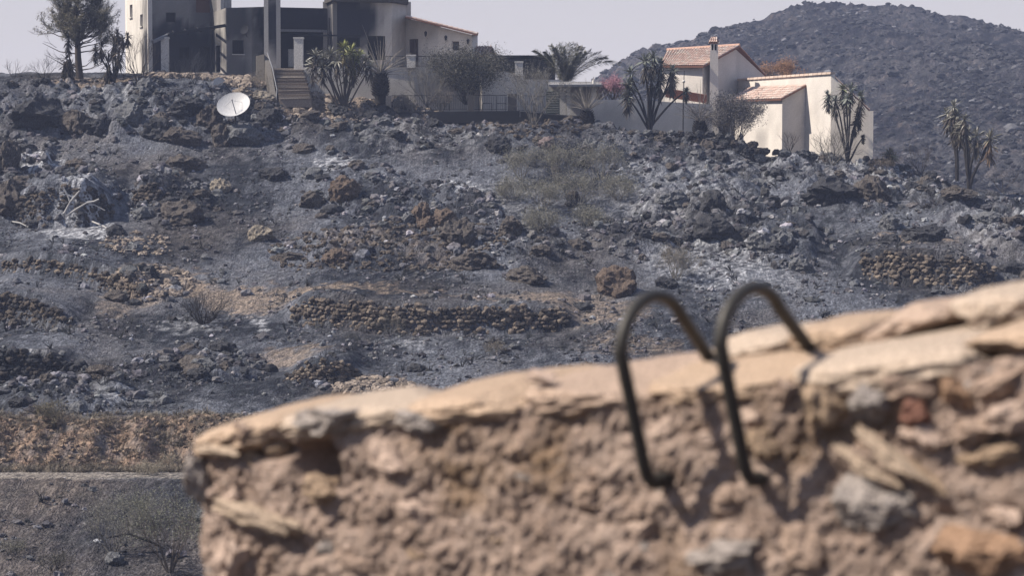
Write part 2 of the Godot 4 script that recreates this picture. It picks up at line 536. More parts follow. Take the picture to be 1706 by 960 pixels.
func scatter(called: String, label: String, category: String, shape: Mesh, n: int, pick: Callable, size: Callable, tint: Callable, m := "tint", sink := 0.2) -> void:
	var mm := MultiMesh.new()
	mm.transform_format = MultiMesh.TRANSFORM_3D
	mm.use_colors = true
	mm.mesh = shape
	mm.instance_count = n
	for i in n:
		var p: Vector2 = pick.call()
		var s: float = size.call()
		var y := ground(p.x, p.y)
		mm.set_instance_transform(i, Transform3D(Basis.from_euler(Vector3(rng.randf_range(-.6, .6), rng.randf() * TAU, rng.randf_range(-.6, .6))).scaled(Vector3(s * rng.randf_range(.8, 1.4), s * rng.randf_range(.6, 1.0), s)), Vector3(p.x, y + s * sink, p.y)))
		mm.set_instance_color(i, tint.call())
	var o := MultiMeshInstance3D.new()
	o.name = numbered(called)
	o.multimesh = mm
	o.material_override = M[m]
	o.set_meta("kind", "stuff")
	tag(o, label, category)
	add_child(o)
func anywhere() -> Vector2:
	var d := rng.randf_range(92.5, 152.0)
	if rng.randf() < 0.12: d = rng.randf_range(70, 86)
	var x := rng.randf_range(-0.23, 0.23) * d
	for k in 6:
		if noi.big.get_noise_2d(x * 1.3 + 17, -d * .9) + rng.randf_range(-.25, .25) > .05: break
		d = rng.randf_range(92.5, 152.0) if d > 90 else rng.randf_range(70, 86)
		x = rng.randf_range(-0.23, 0.23) * d
	return Vector2(x, -d)
func in_rocky() -> Vector2:
	var e: Array = rocky[rng.randi() % rocky.size()]
	var a := rng.randf() * TAU
	var r := sqrt(rng.randf()) * 1.1
	return Vector2(e[0] + cos(a) * r * e[2], -(e[1] + sin(a) * r * e[3]))
func ash_tint() -> Color:
	var g := rng.randf_range(0.045, 0.21)
	if rng.randf() < 0.18: g *= 2.2
	return Color(g * rng.randf_range(.97, 1.1), g, g * rng.randf_range(.98, 1.14))
func build_rubble() -> void:
	for k in 3:
		scatter("rubble", ["small charred stones strewn over the whole burnt slope", "middling dark stones strewn over the burnt slope", "ash grey chips strewn over the burnt slope"][k], "rubble", pebble_shapes[k], [5000, 1000, 6500][k], anywhere,
			func(): return [.035 + .1 * pow(rng.randf(), 2.0), .07 + .2 * pow(rng.randf(), 3.0), .025 + .06 * pow(rng.randf(), 2.0)][k], ash_tint)
	scatter("rubble", "broken lava stones packed into the rocky parts of the slope", "rubble", pebble_shapes[3], 3600, in_rocky, func(): return .045 + .26 * pow(rng.randf(), 2.5), ash_tint)
	for q in [[265, 478, 60, 28, 520, "pale tan stones spilled from the collapsed end of the terrace wall"], [230, 420, 60, 22, 110, "pale stones spilled on the slope above the long terrace wall"], [330, 132, 90, 16, 420, "pale stones heaped before the sooty house front"], [415, 138, 45, 18, 200, "pale broken stones heaped between the bay and the stairs"], [520, 178, 34, 24, 160, "tan broken stones at the foot of the garden stairs"], [560, 190, 70, 22, 320, "tan stones beside the garden stairs"], [700, 178, 70, 10, 200, "pale stones behind the lower garden railing"], [620, 650, 70, 18, 260, "tan chips below the small terrace wall"], [880, 215, 110, 18, 420, "grey stones below the dark garden kerb"], [650, 420, 200, 45, 600, "brown stones in the middle of the slope"]]:
		var e := ellipse(q[0], q[1], q[2], q[3])
		var pale: bool = q[5].begins_with("pale") or q[5].begins_with("tan")
		scatter("stone_spill", q[5], "stones", pebble_shapes[q[4] % 4], q[4],
			func():
				var a := rng.randf() * TAU
				var r := sqrt(rng.randf())
				return Vector2(e[0] + cos(a) * r * e[2], -(e[1] + sin(a) * r * e[3])),
			func(): return rng.randf_range(.05, .17) * (1.7 if q[5].contains("heaped") or q[5].contains("broken") else 1.0),
			func():
				var g := rng.randf_range(.16, .40) if pale else rng.randf_range(.07, .17)
				return Color(g * 1.12, g * .92, g * .76))
	# the cut bank and the road edge
	scatter("bank_stones", "orange and cream stones set in the cut earth bank", "stones", pebble_shapes[1], 900, func(): return Vector2(rng.randf_range(-21, -10), -rng.randf_range(88.9, 91.8)), func(): return .025 + .1 * pow(rng.randf(), 3.0),
		func():
			var g := rng.randf_range(.16, .42)
			return Color(g * 1.15, g * .85, g * .62))
	# rocks one can tell apart
	var tones := ["char", "char", "ash", "lava", "lava", "char"]
	for i in 230:
		var p := in_rocky() if i % 4 != 0 else anywhere()
		var s := rng.randf_range(.2, .5)
		var o := MeshInstance3D.new()
		o.name = numbered("lava_rock")
		o.mesh = stone_shapes[i % 8]
		o.material_override = M[tones[rng.randi() % 6]]
		o.transform = Transform3D(Basis.from_euler(Vector3(rng.randf_range(-.5, .5), rng.randf() * TAU, rng.randf_range(-.5, .5))).scaled(Vector3(s * rng.randf_range(.9, 1.5), s * rng.randf_range(.65, 1.0), s)), Vector3(p.x, ground(p.x, p.y) + s * .22, p.y))
		tag(o, "charred lava rock lying loose " + near_what(Vector3(p.x, o.position.y, p.y)), "rock", "loose lava rocks on the slope")
		add_child(o)
const MARKS := [[60, 170, "by the big hollow boulder"], [200, 190, "below the forked burnt yuccas"], [330, 190, "left of the white dish"], [430, 215, "right of the white dish"], [130, 350, "by the bleached branch"], [290, 345, "by the tan-topped wall stub"], [40, 280, "by the pale ash at the far side"], [520, 230, "below the garden stairs"], [640, 210, "below the crowned tree yucca"], [575, 310, "round the orange-topped boulder"], [730, 360, "round the four-boulder cluster"], [600, 420, "in the brown stones at mid-slope"], [850, 430, "below the olive thicket"], [830, 230, "below the dark kerb"], [950, 240, "above the olive thicket"], [1100, 280, "below the big black stone wall"], [1060, 400, "beyond the olive thicket"], [1190, 350, "round the dark upright boulder"], [1290, 400, "in the grey rock pile"], [1400, 320, "by the cave-like outcrop"], [1480, 300, "below the white house's corner"], [1560, 345, "above the isolated terrace wall"], [1650, 350, "below the lone yuccas"], [340, 600, "below the round black shrub"], [100, 660, "above the cut bank"], [220, 450, "by the spilled pale stones"], [700, 600, "below the longest terrace wall"], [1000, 500, "round the lone rounded boulder"], [1250, 500, "behind the ladder rails"], [1560, 500, "below the isolated terrace wall"], [420, 300, "on the smooth ash at mid-slope"], [150, 850, "below the road"]]
func near_what(p: Vector3) -> String:
	var q := (p - EYE) * cb
	var at := Vector2(853.0 + q.x / -q.z * F, 480.0 - q.y / -q.z * F)
	var best := 1e9
	var text := ""
	for m in MARKS:
		var k := at.distance_to(Vector2(m[0], m[1]))
		if k < best:
			best = k
			text = m[2]
	return text
const BOULDERS := [
	[62, 182, 84, 66, "char", "big dark boulder with a shaded hollow at the hill's far end"], [130, 196, 56, 50, "lava", "dark lava boulder beside the big hollow boulder"], [165, 205, 44, 38, "char", "knobbly dark boulder below the burnt pine"], [215, 185, 52, 40, "ash", "grey ash-dusted boulder below the forked burnt trees"], [262, 210, 60, 44, "char", "wide dark boulder in the upper rock band"],
	[310, 172, 50, 40, "char", "black boulder up-slope beside the white dish"], [345, 190, 40, 44, "lava", "upright lava boulder left of the white dish"], [300, 222, 60, 40, "lava", "brown lava boulder at the foot of the upper rock band"], [372, 222, 46, 46, "lava", "tall lava boulder under the white dish"], [405, 222, 60, 42, "ash", "flat grey boulder carrying the white dish"], [438, 160, 34, 22, "pale", "pale stone heap beside the stair handrail"], [405, 150, 30, 20, "tan_stone", "tan stone in the rubble before the bay window"], [448, 190, 40, 36, "char", "dark boulder between the dish and the stairs"],
	[12, 255, 34, 66, "lava", "tall brown boulder cut by the picture's edge"], [20, 320, 60, 60, "lava", "large brown boulder at the end of the dark terrace wall"], [300, 352, 66, 48, "lava", "brown grey boulder below the tan-topped wall stub"], [368, 308, 32, 28, "pale", "pale round boulder alone on dark ash"], [310, 268, 60, 32, "lava", "flat boulder with a tan edge below the rock band"], [575, 310, 44, 50, "rust", "tall boulder with an orange top at mid-slope"], [455, 288, 44, 28, "char", "low black dome of rock on smooth ash"], [435, 386, 38, 34, "pale", "pale-topped boulder with a black foot"],
	[700, 352, 34, 44, "rust", "brown boulder at the left of the four-boulder cluster"], [712, 372, 30, 36, "rust", "rounded brown boulder in front of its cluster"], [738, 362, 42, 40, "rust", "broad brown boulder in the middle of the cluster"], [760, 380, 52, 54, "lava", "largest boulder of the cluster at mid-slope"], [850, 372, 38, 34, "lava", "brown boulder beside the grey-green shrubs"], [1028, 464, 60, 58, "rust", "big rounded brown boulder standing alone above the tank rails"], [1041, 482, 22, 24, "rust", "small boulder leaning on the big rounded one"],
	[1186, 332, 44, 44, "char", "dark upright boulder in pale ash"], [1190, 372, 62, 50, "char", "blocky dark boulder below the upright one"], [1120, 330, 50, 34, "ash", "grey boulder behind the shrubs in pale ash"], [1390, 312, 90, 56, "char", "massive dark outcrop with a cave-like shadow"], [1455, 310, 56, 52, "lava", "rough grey outcrop beside the cave-like one"], [1335, 440, 36, 32, "ash", "grey angular boulder below the grey rock pile"], [1300, 398, 40, 44, "ash", "tall grey slab in the grey rock pile"], [1270, 400, 46, 34, "ash", "grey boulder at the side of the grey rock pile"], [1235, 385, 40, 34, "char", "dark boulder left of the grey rock pile"],
	[1540, 385, 70, 34, "char", "dark overhanging ledge above the far terrace wall"], [1645, 362, 44, 26, "ash", "pair-like pale boulder at the slope's edge"], [1480, 368, 34, 32, "ash", "pale angular boulder above the far terrace wall"], [832, 240, 42, 36, "char", "dark boulder below the kerb of the lower garden"], [912, 236, 26, 24, "pink", "pinkish boulder among grey stones"], [985, 238, 24, 26, "ash", "pale boulder below the burnt short palm"], [330, 622, 34, 28, "char", "dark boulder beneath the burnt round shrub"], [30, 668, 30, 24, "char", "black boulder above the cut bank"], [520, 330, 40, 34, "lava", "dark boulder left of the orange-topped one"], [880, 455, 60, 34, "lava", "jumbled brown boulder left of the lone round one"], [790, 430, 70, 40, "lava", "broad ledge of brown rock below the four-boulder cluster"], [560, 425, 44, 30, "rust", "reddish boulder in the brown stones"], [1110, 470, 34, 24, "char", "dark lump beside the grey mound shrub"], [1600, 318, 60, 22, "lava", "ledge under the two-trunked tree"]]
func build_boulders() -> void:
	for i in BOULDERS.size():
		var b: Array = BOULDERS[i]
		boulder(b[0], b[1], b[2], b[3], b[4], b[5], 500 + i)

func dry_wall(k: int, label: String, tones: Array, each: float, called := "dry_stone_wall") -> void:
	var t: Array = terr[k]
	var root := thing(called, label, "stone wall", Vector3(t[0][0], ground(t[0][0], -t[0][1]), -t[0][1]), "dry stone terrace walls")
	for i in t.size() - 1:
		var a: Array = t[i]
		var b: Array = t[i + 1]
		var run := Vector2(b[0] - a[0], b[1] - a[1]).length()
		var cols := maxi(1, roundi(run / (each * 1.12)))
		for c in cols:
			var f := (c + 0.5) / cols
			var hh: float = lerpf(a[2], b[2], f)
			var rows := maxi(1, roundi((hh + .2) / (each * 0.74)))
			for r in rows:
				if r == rows - 1 and rows > 2 and rng.randf() < .3: continue
				var ff: float = f + ((r % 2) * 0.5 - 0.25) / cols + rng.randf_range(-.18, .18) / cols
				var x: float = lerpf(a[0], b[0], ff)
				var d: float = lerpf(a[1], b[1], ff)
				var y0: float = lerpf(a[3], b[3], ff) - 0.2
				var o := MeshInstance3D.new()
				o.name = "stone"
				o.mesh = stone_shapes[rng.randi() % 8] if each > 0.5 else course_shapes[rng.randi() % 6]
				o.material_override = M[tones[rng.randi() % tones.size()]]
				var s := each * rng.randf_range(.28, .78)
				var up := (r + 0.5) * each * 0.74
				o.transform = Transform3D(Basis.from_euler(Vector3(rng.randf_range(-.3, .3), rng.randf() * TAU, rng.randf_range(-.25, .25))).scaled(Vector3(s * 1.12, s * rng.randf_range(.7, .95), s)),
					Vector3(x, y0 + up, -d - 0.04 - up * 0.16 + rng.randf_range(-.05, .05)) - root.position)
				root.add_child(o, true)

# ---------------------------------------------------------------- houses
var soots := []          # [centre, half width, half height, strength]: stains on the plaster
func soot_at(p: Vector3) -> float:
	var s := 0.0
	for b in soots:
		var q: Vector3 = p - b[0]
		var wob: float = 0.16 * noi.stain.get_noise_3d(p.x * 0.5, p.y * 0.35, p.z * 0.5) + 0.2 * noi.stain.get_noise_3d(p.x * 4.0, p.y * .7, p.z * 4.0)
		var r := sqrt(pow(Vector2(q.x, q.z).length() / b[1], 2) + pow(q.y / b[2], 2)) + wob
		s = maxf(s, b[3] * smoothstep(1.1, 0.55, r))
	return s
func soot(px: float, py: float, d: float, rx: float, ry: float, k := 1.0) -> void:
	soots.append([U(px, py, d), 1.4 * rx * d / F, 1.4 * ry * d / F, k])
var plaster := Color(.60, .555, .50)
func wall_colour(p: Vector3) -> Color:
	var k: float = noi.stain.get_noise_3d(p.x * .8 + 50, p.y * .8, p.z * .8)
	var f: float = noi.stain.get_noise_3d(p.x * 5.0, p.y * 1.3 + 9.0, p.z * 5.0)
	return mixc(plaster * (0.96 + 0.16 * k + 0.12 * f), Color(.030, .031, .036), soot_at(p))
# a plastered wall between plan points a and b ([px, depth]); tops and bottom given by pixel rows, openings by pixel boxes
func wall(par: Node3D, a: Array, b: Array, ta: float, tb: float, bot: float, ops := [], called := "wall", m := "plaster", thick := 0.28) -> Dictionary:
	var A := U(a[0], 110, a[1])
	var B := U(b[0], 110, b[1])
	A.y = 0
	B.y = 0
	var L := A.distance_to(B)
	var T := (B - A) / L
	var N := Vector3(-T.z, 0, T.x)
	if N.dot(EYE - A) < 0: N = -N
	var ya := Y(ta, a[1])
	var yb := Y(tb, b[1])
	var y0 := Y(bot, a[1])
	var flat := minf(ya, yb)
	var us := [0.0, L]
	var vs := [y0, flat]
	var rects := []
	for o in ops:
		var u := []
		for px in [o[0], o[2]]:
			var k := kx(px)
			u.append(clampf((k * -A.z - A.x) / ((T.x + k * T.z)), 0.02, L - 0.02))
		var d: float = -(A + T * (u[0] + u[1]) * 0.5).z
		var r := [minf(u[0], u[1]), maxf(u[0], u[1]), maxf(Y(o[3], d), y0 + 0.02), minf(Y(o[1], d), flat - 0.02)]
		rects.append(r)
		us.append_array([r[0], r[1]])
		vs.append_array([r[2], r[3]])
	var st := 0.3
	for i in range(1, int(L / st)): us.append(i * st)
	for i in range(1, int((flat - y0) / st)): vs.append(y0 + i * st)
	us.sort()
	vs.sort()
	var mb := MB.new()
	var at := func(u: float, y: float, t: float) -> Vector3: return A + T * u + Vector3(0, y, 0) - N * t
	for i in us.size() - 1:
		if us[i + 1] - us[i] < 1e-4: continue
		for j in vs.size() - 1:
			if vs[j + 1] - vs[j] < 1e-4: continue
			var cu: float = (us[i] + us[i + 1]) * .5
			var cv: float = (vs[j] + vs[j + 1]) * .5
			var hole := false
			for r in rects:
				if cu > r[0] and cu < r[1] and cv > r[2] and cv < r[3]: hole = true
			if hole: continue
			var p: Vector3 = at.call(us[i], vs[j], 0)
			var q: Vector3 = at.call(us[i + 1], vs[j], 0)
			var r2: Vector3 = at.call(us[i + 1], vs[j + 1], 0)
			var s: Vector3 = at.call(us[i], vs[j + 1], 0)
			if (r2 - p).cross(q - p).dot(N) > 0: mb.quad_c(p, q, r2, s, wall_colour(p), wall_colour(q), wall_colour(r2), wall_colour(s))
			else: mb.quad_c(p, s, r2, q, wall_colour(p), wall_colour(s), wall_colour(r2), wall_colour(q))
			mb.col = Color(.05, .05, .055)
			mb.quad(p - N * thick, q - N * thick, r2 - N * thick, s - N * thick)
	# the sloping part above the lower corner, as a strip
	var n := maxi(1, int(L / st))
	for i in n:
		var u0 := L * i / n
		var u1 := L * (i + 1) / n
		var h0 := lerpf(ya, yb, u0 / L)
		var h1 := lerpf(ya, yb, u1 / L)
		if maxf(h0, h1) - flat > 0.01:
			var p: Vector3 = at.call(u0, flat, 0)
			var q: Vector3 = at.call(u1, flat, 0)
			var r2: Vector3 = at.call(u1, h1, 0)
			var s: Vector3 = at.call(u0, h0, 0)
			if (r2 - p).cross(q - p).dot(N) + (s - p).cross(r2 - p).dot(N) > 0: mb.quad_c(p, q, r2, s, wall_colour(p), wall_colour(q), wall_colour(r2), wall_colour(s))
			else: mb.quad_c(p, s, r2, q, wall_colour(p), wall_colour(s), wall_colour(r2), wall_colour(q))
			mb.col = plaster
			mb.quad(p - N * thick, q - N * thick, r2 - N * thick, s - N * thick)
	mb.col = wall_colour(at.call(L * .5, maxf(ya, yb), 0))
	mb.quad(at.call(0, ya, 0), at.call(L, yb, 0), at.call(L, yb, thick), at.call(0, ya, thick))
	mb.quad(at.call(0, y0, 0), at.call(0, ya, 0), at.call(0, ya, thick), at.call(0, y0, thick))
	mb.quad(at.call(L, y0, 0), at.call(L, yb, 0), at.call(L, yb, thick), at.call(L, y0, thick))
	for r in rects:
		mb.col = wall_colour(at.call(r[0], r[3], 0))
		mb.quad(at.call(r[0], r[2], 0), at.call(r[0], r[3], 0), at.call(r[0], r[3], thick), at.call(r[0], r[2], thick))
		mb.quad(at.call(r[1], r[2], 0), at.call(r[1], r[3], 0), at.call(r[1], r[3], thick), at.call(r[1], r[2], thick))
		mb.quad(at.call(r[0], r[2], 0), at.call(r[1], r[2], 0), at.call(r[1], r[2], thick), at.call(r[0], r[2], thick))
		mb.quad(at.call(r[0], r[3], 0), at.call(r[1], r[3], 0), at.call(r[1], r[3], thick), at.call(r[0], r[3], thick))
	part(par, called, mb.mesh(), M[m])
	return {"A": A, "T": T, "N": N, "L": L, "r": rects, "y0": y0, "ya": ya, "yb": yb}
# a window or a door in opening i of wall w
func opening(par: Node3D, w: Dictionary, i: int, called: String, frame: String, pane: String, bars := 1, sill := false) -> void:
	var r: Array = w.r[i]
	var o: Vector3 = w.A + w.T * (r[0] + r[1]) * .5 + Vector3(0, (r[2] + r[3]) * .5, 0) - w.N * 0.15
	var hx: Vector3 = w.T * ((r[1] - r[0]) * .5)
	var hy := Vector3(0, (r[3] - r[2]) * .5, 0)
	var nz: Vector3 = w.N * 0.025
	var tx: Vector3 = w.T * 0.03
	var ty := Vector3(0, 0.03, 0)
	var root := Node3D.new()
	root.name = called
	par.add_child(root, true)
	root.position = o - world_of(par)
	var b := MB.new()
	b.box(o - hx + tx, tx, hy, nz)
	b.box(o + hx - tx, tx, hy, nz)
	b.box(o + hy - ty, hx - tx * 2, ty, nz)
	b.box(o - hy + ty, hx - tx * 2, ty, nz)
	for k in range(1, bars):
		b.box(o - hx + hx * 2.0 * k / bars, tx * .7, hy - ty * 2, nz)
	part(root, "frame", b.mesh(), M[frame])
	b = MB.new()
	b.box(o - w.N * 0.01, hx - tx * 2, hy - ty * 2, w.N * 0.006)
	part(root, "pane" if called == "window" else "leaf", b.mesh(), M[pane])
	if sill:
		b = MB.new()
		b.box(o - hy + w.N * 0.17, hx * 1.1, Vector3(0, 0.03, 0), w.N * 0.08)
		part(root, "sill", b.mesh(), M.white)
func slab(par: Node3D, called: String, pts: Array, y: float, thick: float, m: String) -> void:   # a flat roof or floor over plan points
	var poly := PackedVector2Array()
	for p in pts:
		var q := U(p[0], 110, p[1])
		poly.append(Vector2(q.x, q.z))
	var b := MB.new()
	var idx := Geometry2D.triangulate_polygon(poly)
	for i in range(0, idx.size(), 3):
		var q := []
		for k in 3: q.append(Vector3(poly[idx[i + k]].x, y, poly[idx[i + k]].y))
		b.out_tri(q[0], q[1], q[2], Vector3(q[0].x, y - 5, q[0].z))
		var dn := Vector3(0, -thick, 0)
		b.out_tri(q[0] + dn, q[1] + dn, q[2] + dn, Vector3(q[0].x, y + 5, q[0].z))
	var mid := Vector2.ZERO
	for p in poly: mid += p / poly.size()
	for i in poly.size():
		var p := poly[i]
		var q := poly[(i + 1) % poly.size()]
		b.out_quad(Vector3(p.x, y, p.y), Vector3(q.x, y, q.y), Vector3(q.x, y - thick, q.y), Vector3(p.x, y - thick, p.y), Vector3(mid.x, y - thick * .5, mid.y))
	part(par, called, b.mesh(), M[m])
# barrel tiles on the plane from the ridge (ra-rb) down to the eave (ea-eb)
func tile_roof(par: Node3D, ra: Vector3, rb: Vector3, ea: Vector3, eb: Vector3, w := 0.215) -> void:
	var b := MB.new()
	var cols := maxi(1, roundi(maxf(ra.distance_to(rb), ea.distance_to(eb)) / w))
	var rows := maxi(1, roundi(ra.distance_to(ea) / 0.36))
	var up := (rb - ra).cross(ea - ra).normalized()
	if up.y < 0: up = -up
	var at := func(u: float, s: float) -> Vector3: return ra.lerp(rb, u).lerp(ea.lerp(eb, u), s)
	b.col = Color(.30, .16, .11)
	b.hexa([ra - up * .09, rb - up * .09, eb - up * .09, ea - up * .09, ra, rb, eb, ea])
	for k in cols:
		for j in rows:
			var g := rng.randf_range(.8, 1.12)
			b.col = Color(.62 * g, .45 * g, .375 * g) if rng.randf() < .7 else Color(.63 * g, .53 * g, .46 * g)
			var s0 := float(j) / rows
			var s1 := minf(1.0, (j + 1.12) / rows)
			var jit := rng.randf_range(-.04, .04)
			var last0 := Vector3.ZERO
			var last1 := Vector3.ZERO
			var n0 := Vector3.ZERO
			for e in 6:
				var a := PI * e / 5.0
				var u0 := (k + 0.5 + jit - cos(a) * 0.36) / cols
				var u1 := (k + 0.5 + jit - cos(a) * 0.43) / cols
				var p0: Vector3 = at.call(u0, s0) + up * (sin(a) * w * .36 + 0.004)
				var p1: Vector3 = at.call(u1, s1) + up * (sin(a) * w * .43 + 0.024)
				var nn := ((rb - ra).normalized() * -cos(a) + up * sin(a)).normalized()
				if e > 0:
					b.tri_n(last0, last1, p1, n0, n0, nn)
					b.tri_n(last0, p1, p0, n0, nn, nn)
				last0 = p0
				last1 = p1
				n0 = nn
	var o := part(par, "roof", b.mesh(), M.tile)
	o.set_meta("label", "pale terracotta barrel tiles")
func pillar(called: String, label: String, px0: float, py0: float, px1: float, py1: float, d: float, m := "white", group := "", cap := true) -> Node3D:
	var lo := U((px0 + px1) * .5, py1, d)
	var hi := U((px0 + px1) * .5, py0, d)
	var w := (px1 - px0) * d / F
	var root := thing(called, label, "pillar", lo, group)
	var b := MB.new()
	b.box((lo + hi) * .5 - Vector3(0, .05, w * .5), Vector3(w * .5, 0, 0), Vector3(0, (hi.y - lo.y) * .5 - (.05 if cap else 0.0), 0), Vector3(0, 0, w * .5))
	part(root, "shaft", b.mesh(), M[m])
	if cap:
		b = MB.new()
		b.box(hi - Vector3(0, .05, w * .5), Vector3(w * .57, 0, 0), Vector3(0, .05, 0), Vector3(0, 0, w * .57))
		part(root, "cap", b.mesh(), M[m])
	return root
func railing(label: String, a: Array, b: Array, n: int, m := "iron", called := "iron_railing") -> void:   # a, b: [px, top py, bottom py, depth]
	var A1 := U(a[0], a[1], a[3])
	var A0 := U(a[0], a[2], a[3])
	var B1 := U(b[0], b[1], b[3])
	var B0 := U(b[0], b[2], b[3])
	var root := thing(called, label, "railing", A0, "garden railings")
	var mb := MB.new()
	mb.bar(A1, B1, .045, .045)
	part(root, "top_rail", mb.mesh(), M[m])
	mb = MB.new()
	mb.bar(A0 + Vector3(0, .07, 0), B0 + Vector3(0, .07, 0), .035, .035)
	part(root, "bottom_rail", mb.mesh(), M[m])
	var bm := BoxMesh.new()
	bm.size = Vector3(.02, A1.y - A0.y - .12, .02)
	for i in n:
		var f := (i + .5) / n
		part(root, "baluster", bm, M[m], A0.lerp(B0, f).lerp(A1.lerp(B1, f), .52) - root.position)

func build_burnt_house() -> void:
	soots = []
	soots.append([U(450, 60, 156), 12.5, 9.0, .28])
	soot(300, 82, 156, 80, 52, 1.0); soot(320, 95, 157, 60, 45, .97); soot(300, 20, 156, 80, 60, .7); soot(345, 30, 157, 26, 40, .85); soot(255, 100, 156, 20, 40, .85)
	soot(396, 36, 154, 36, 40, .93); soot(398, 75, 154, 30, 34, .78); soot(394, 112, 154, 34, 30, .82); soot(436, 60, 154.5, 24, 70, .7); soot(363, 100, 156, 12, 44, .66)
	soot(500, 40, 155.5, 80, 60, 1.0); soot(505, 85, 160, 120, 80, 1.0); soot(456, 25, 153.5, 16, 45, .85)
	soot(578, 32, 154, 48, 48, 1.0); soot(606, 32, 154, 34, 44, 1.0); soot(590, 66, 154, 44, 22, .9); soot(562, 112, 154, 22, 40, .6); soot(549, 20, 155, 4, 14, .8)
	var h := thing("burnt_villa", "large fire-blackened white villa with a tower on the hilltop", "house", U(248, 125, 156))
	var w := wall(h, [213, 163], [248, 156], -60, -60, 150, [[218, 8, 222.5, 30], [235, 24, 239.5, 45]])
	opening(h, w, 0, "window", "white", "glass", 1, true)
	opening(h, w, 1, "window", "white", "glass", 1, true)
	w = wall(h, [248, 156], [356, 157.5], -60, -60, 150, [[278, 21, 294, 37], [328, -40, 352, 21], [299, 78, 315, 98], [333, 77, 350, 120]])
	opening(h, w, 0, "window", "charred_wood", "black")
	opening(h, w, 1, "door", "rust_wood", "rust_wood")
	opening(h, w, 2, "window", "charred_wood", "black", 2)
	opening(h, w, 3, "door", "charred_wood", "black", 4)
	wall(h, [356, 157.5], [340, 166], -60, -60, 150)
	wall(h, [340, 166], [213, 163], -60, -60, 150)
	slab(h, "flat_roof", [[213, 163], [248, 156], [356, 157.5], [340, 166]], Y(-58, 158), .3, "white")
	# roof hut and the polygonal bay
	wall(h, [353, 157], [369, 156.4], -60, -60, 30)
	wall(h, [369, 156.4], [387, 158.2], -60, -60, 30)
	wall(h, [353, 157.3], [378, 154.3], 22, 13, 150, [[361, 76, 368, 121]])
	w = wall(h, [378, 154.3], [420, 154.9], 13, 12, 150, [[388, 67, 407, 91]])
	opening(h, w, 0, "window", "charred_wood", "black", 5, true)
	wall(h, [420, 154.9], [450, 156.2], 12, 11, 150)
	wall(h, [450, 156.2], [462, 160], 11, 11, 150)
	slab(h, "flat_roof", [[354, 157.6], [378, 154.7], [420, 155.3], [450, 156.5], [462, 160], [360, 160]], Y(26, 155), .3, "soot")
	wall(h, [448, 153.6], [461, 153.9], -40, -40, 150, [], "chimney_stack")
	wall(h, [461, 153.9], [459, 155.2], -40, -40, 150, [], "chimney_stack")
	wall(h, [448, 153.6], [449, 155.1], -40, -40, 150, [], "chimney_stack")
	# burnt-out middle with a lintel over the porch
	wall(h, [462, 155.5], [548, 156.5], 12, 14, 49)
	wall(h, [462, 160], [552, 161], 12, 14, 130)
	slab(h, "ceiling", [[462, 155.5], [548, 156.5], [552, 161], [462, 160]], Y(46, 156), .2, "soot")
	slab(h, "flat_roof", [[462, 155.8], [548, 156.8], [552, 161], [462, 160]], Y(16, 156), .2, "soot")
	var b := MB.new()
	b.bar(U(457, 50.5, 155.1), U(545, 52, 155.9), .2, .16)
	part(h, "lintel", b.mesh(), M.ash_paint)
	# tower
	wall(h, [546, 156.6], [555, 154.2], 3, 3, 150)
	w = wall(h, [555, 154.2], [653, 155.2], 3, 3, 150, [[556, 62, 600, 78], [613, 60, 642, 100]])
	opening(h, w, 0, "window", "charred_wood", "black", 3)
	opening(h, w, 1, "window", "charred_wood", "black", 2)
	wall(h, [653, 155.2], [678, 157.6], 3, 3, 150)
	wall(h, [678, 157.6], [672, 163], 3, 3, 150)
	wall(h, [546, 156.6], [552, 163], 3, 3, 150)
	slab(h, "cornice", [[541, 156.8], [553, 153.7], [654, 154.7], [681, 157.4], [674, 164], [548, 164]], Y(-6, 155), .36, "soot_plaster")
	slab(h, "cornice", [[543, 156.7], [554, 153.95], [653, 154.95], [679.5, 157.5], [673, 163.5], [549, 163.5]], Y(1.5, 155), .12, "soot_plaster")
	# pale wing with the falling tiled roof
	w = wall(h, [676, 157.4], [730, 155.6], 31, 44, 150, [[681, 65, 697, 114]])
	opening(h, w, 0, "door", "brown_wood", "brown_wood", 2)
	w = wall(h, [730, 155.6], [786, 155.4], 44, 58, 150, [[754, 69, 765, 84]])
	opening(h, w, 0, "window", "brown_wood", "glass", 2)
	wall(h, [786, 155.4], [796, 163], 58, 58, 150)
	tile_roof(h, U(675, 27, 163), U(676, 27.5, 155.0), U(797, 57, 163.5), U(794, 57, 155.0))
	for l in [[709.5, 57, 156], [743, 64, 155.4], [780, 70, 155.4]]:
		var lp := U(l[0], l[1], l[2])
		b = MB.new()
		var ring := PackedVector3Array()
		var rad := PackedFloat32Array()
		for q in [[.2, .02], [.16, .05], [.12, .11], [.1, .1], [-.12, .07], [-.14, .03], [-.2, .015]]:
			ring.append(lp + Vector3(0, q[0], .16)); rad.append(q[1])
		b.tube(ring, rad, 6, true)
		b.bar(lp + Vector3(0, .14, .16), lp + Vector3(0, .14, -.06), .03, .03)
		part(h, "wall_lantern", b.mesh(), M.iron)
	# small tiled outhouse behind the wing
	wall(h, [789, 158.5], [815, 158], 90, 90, 150)
	wall(h, [815, 158], [826, 162], 90, 96, 150)
	tile_roof(h, U(792, 78, 161), U(820, 77.5, 160.5), U(784, 93, 157.6), U(815, 92, 157.2))
	tile_roof(h, U(820, 77.5, 160.6), U(792, 78, 161.1), U(829, 97, 163.6), U(800, 97, 164))
	# porch of the tall block
	b = MB.new()
	b.bar(U(281, 58, 152.6), U(376, 42.5, 154.4), .14, .2)
	part(h, "porch_beam", b.mesh(), M.charred_wood)
	b = MB.new()
	b.bar(U(255, 70, 151.6), U(284, 57, 153.0), .2, .18)
	part(h, "porch_beam", b.mesh(), M.ash_paint)
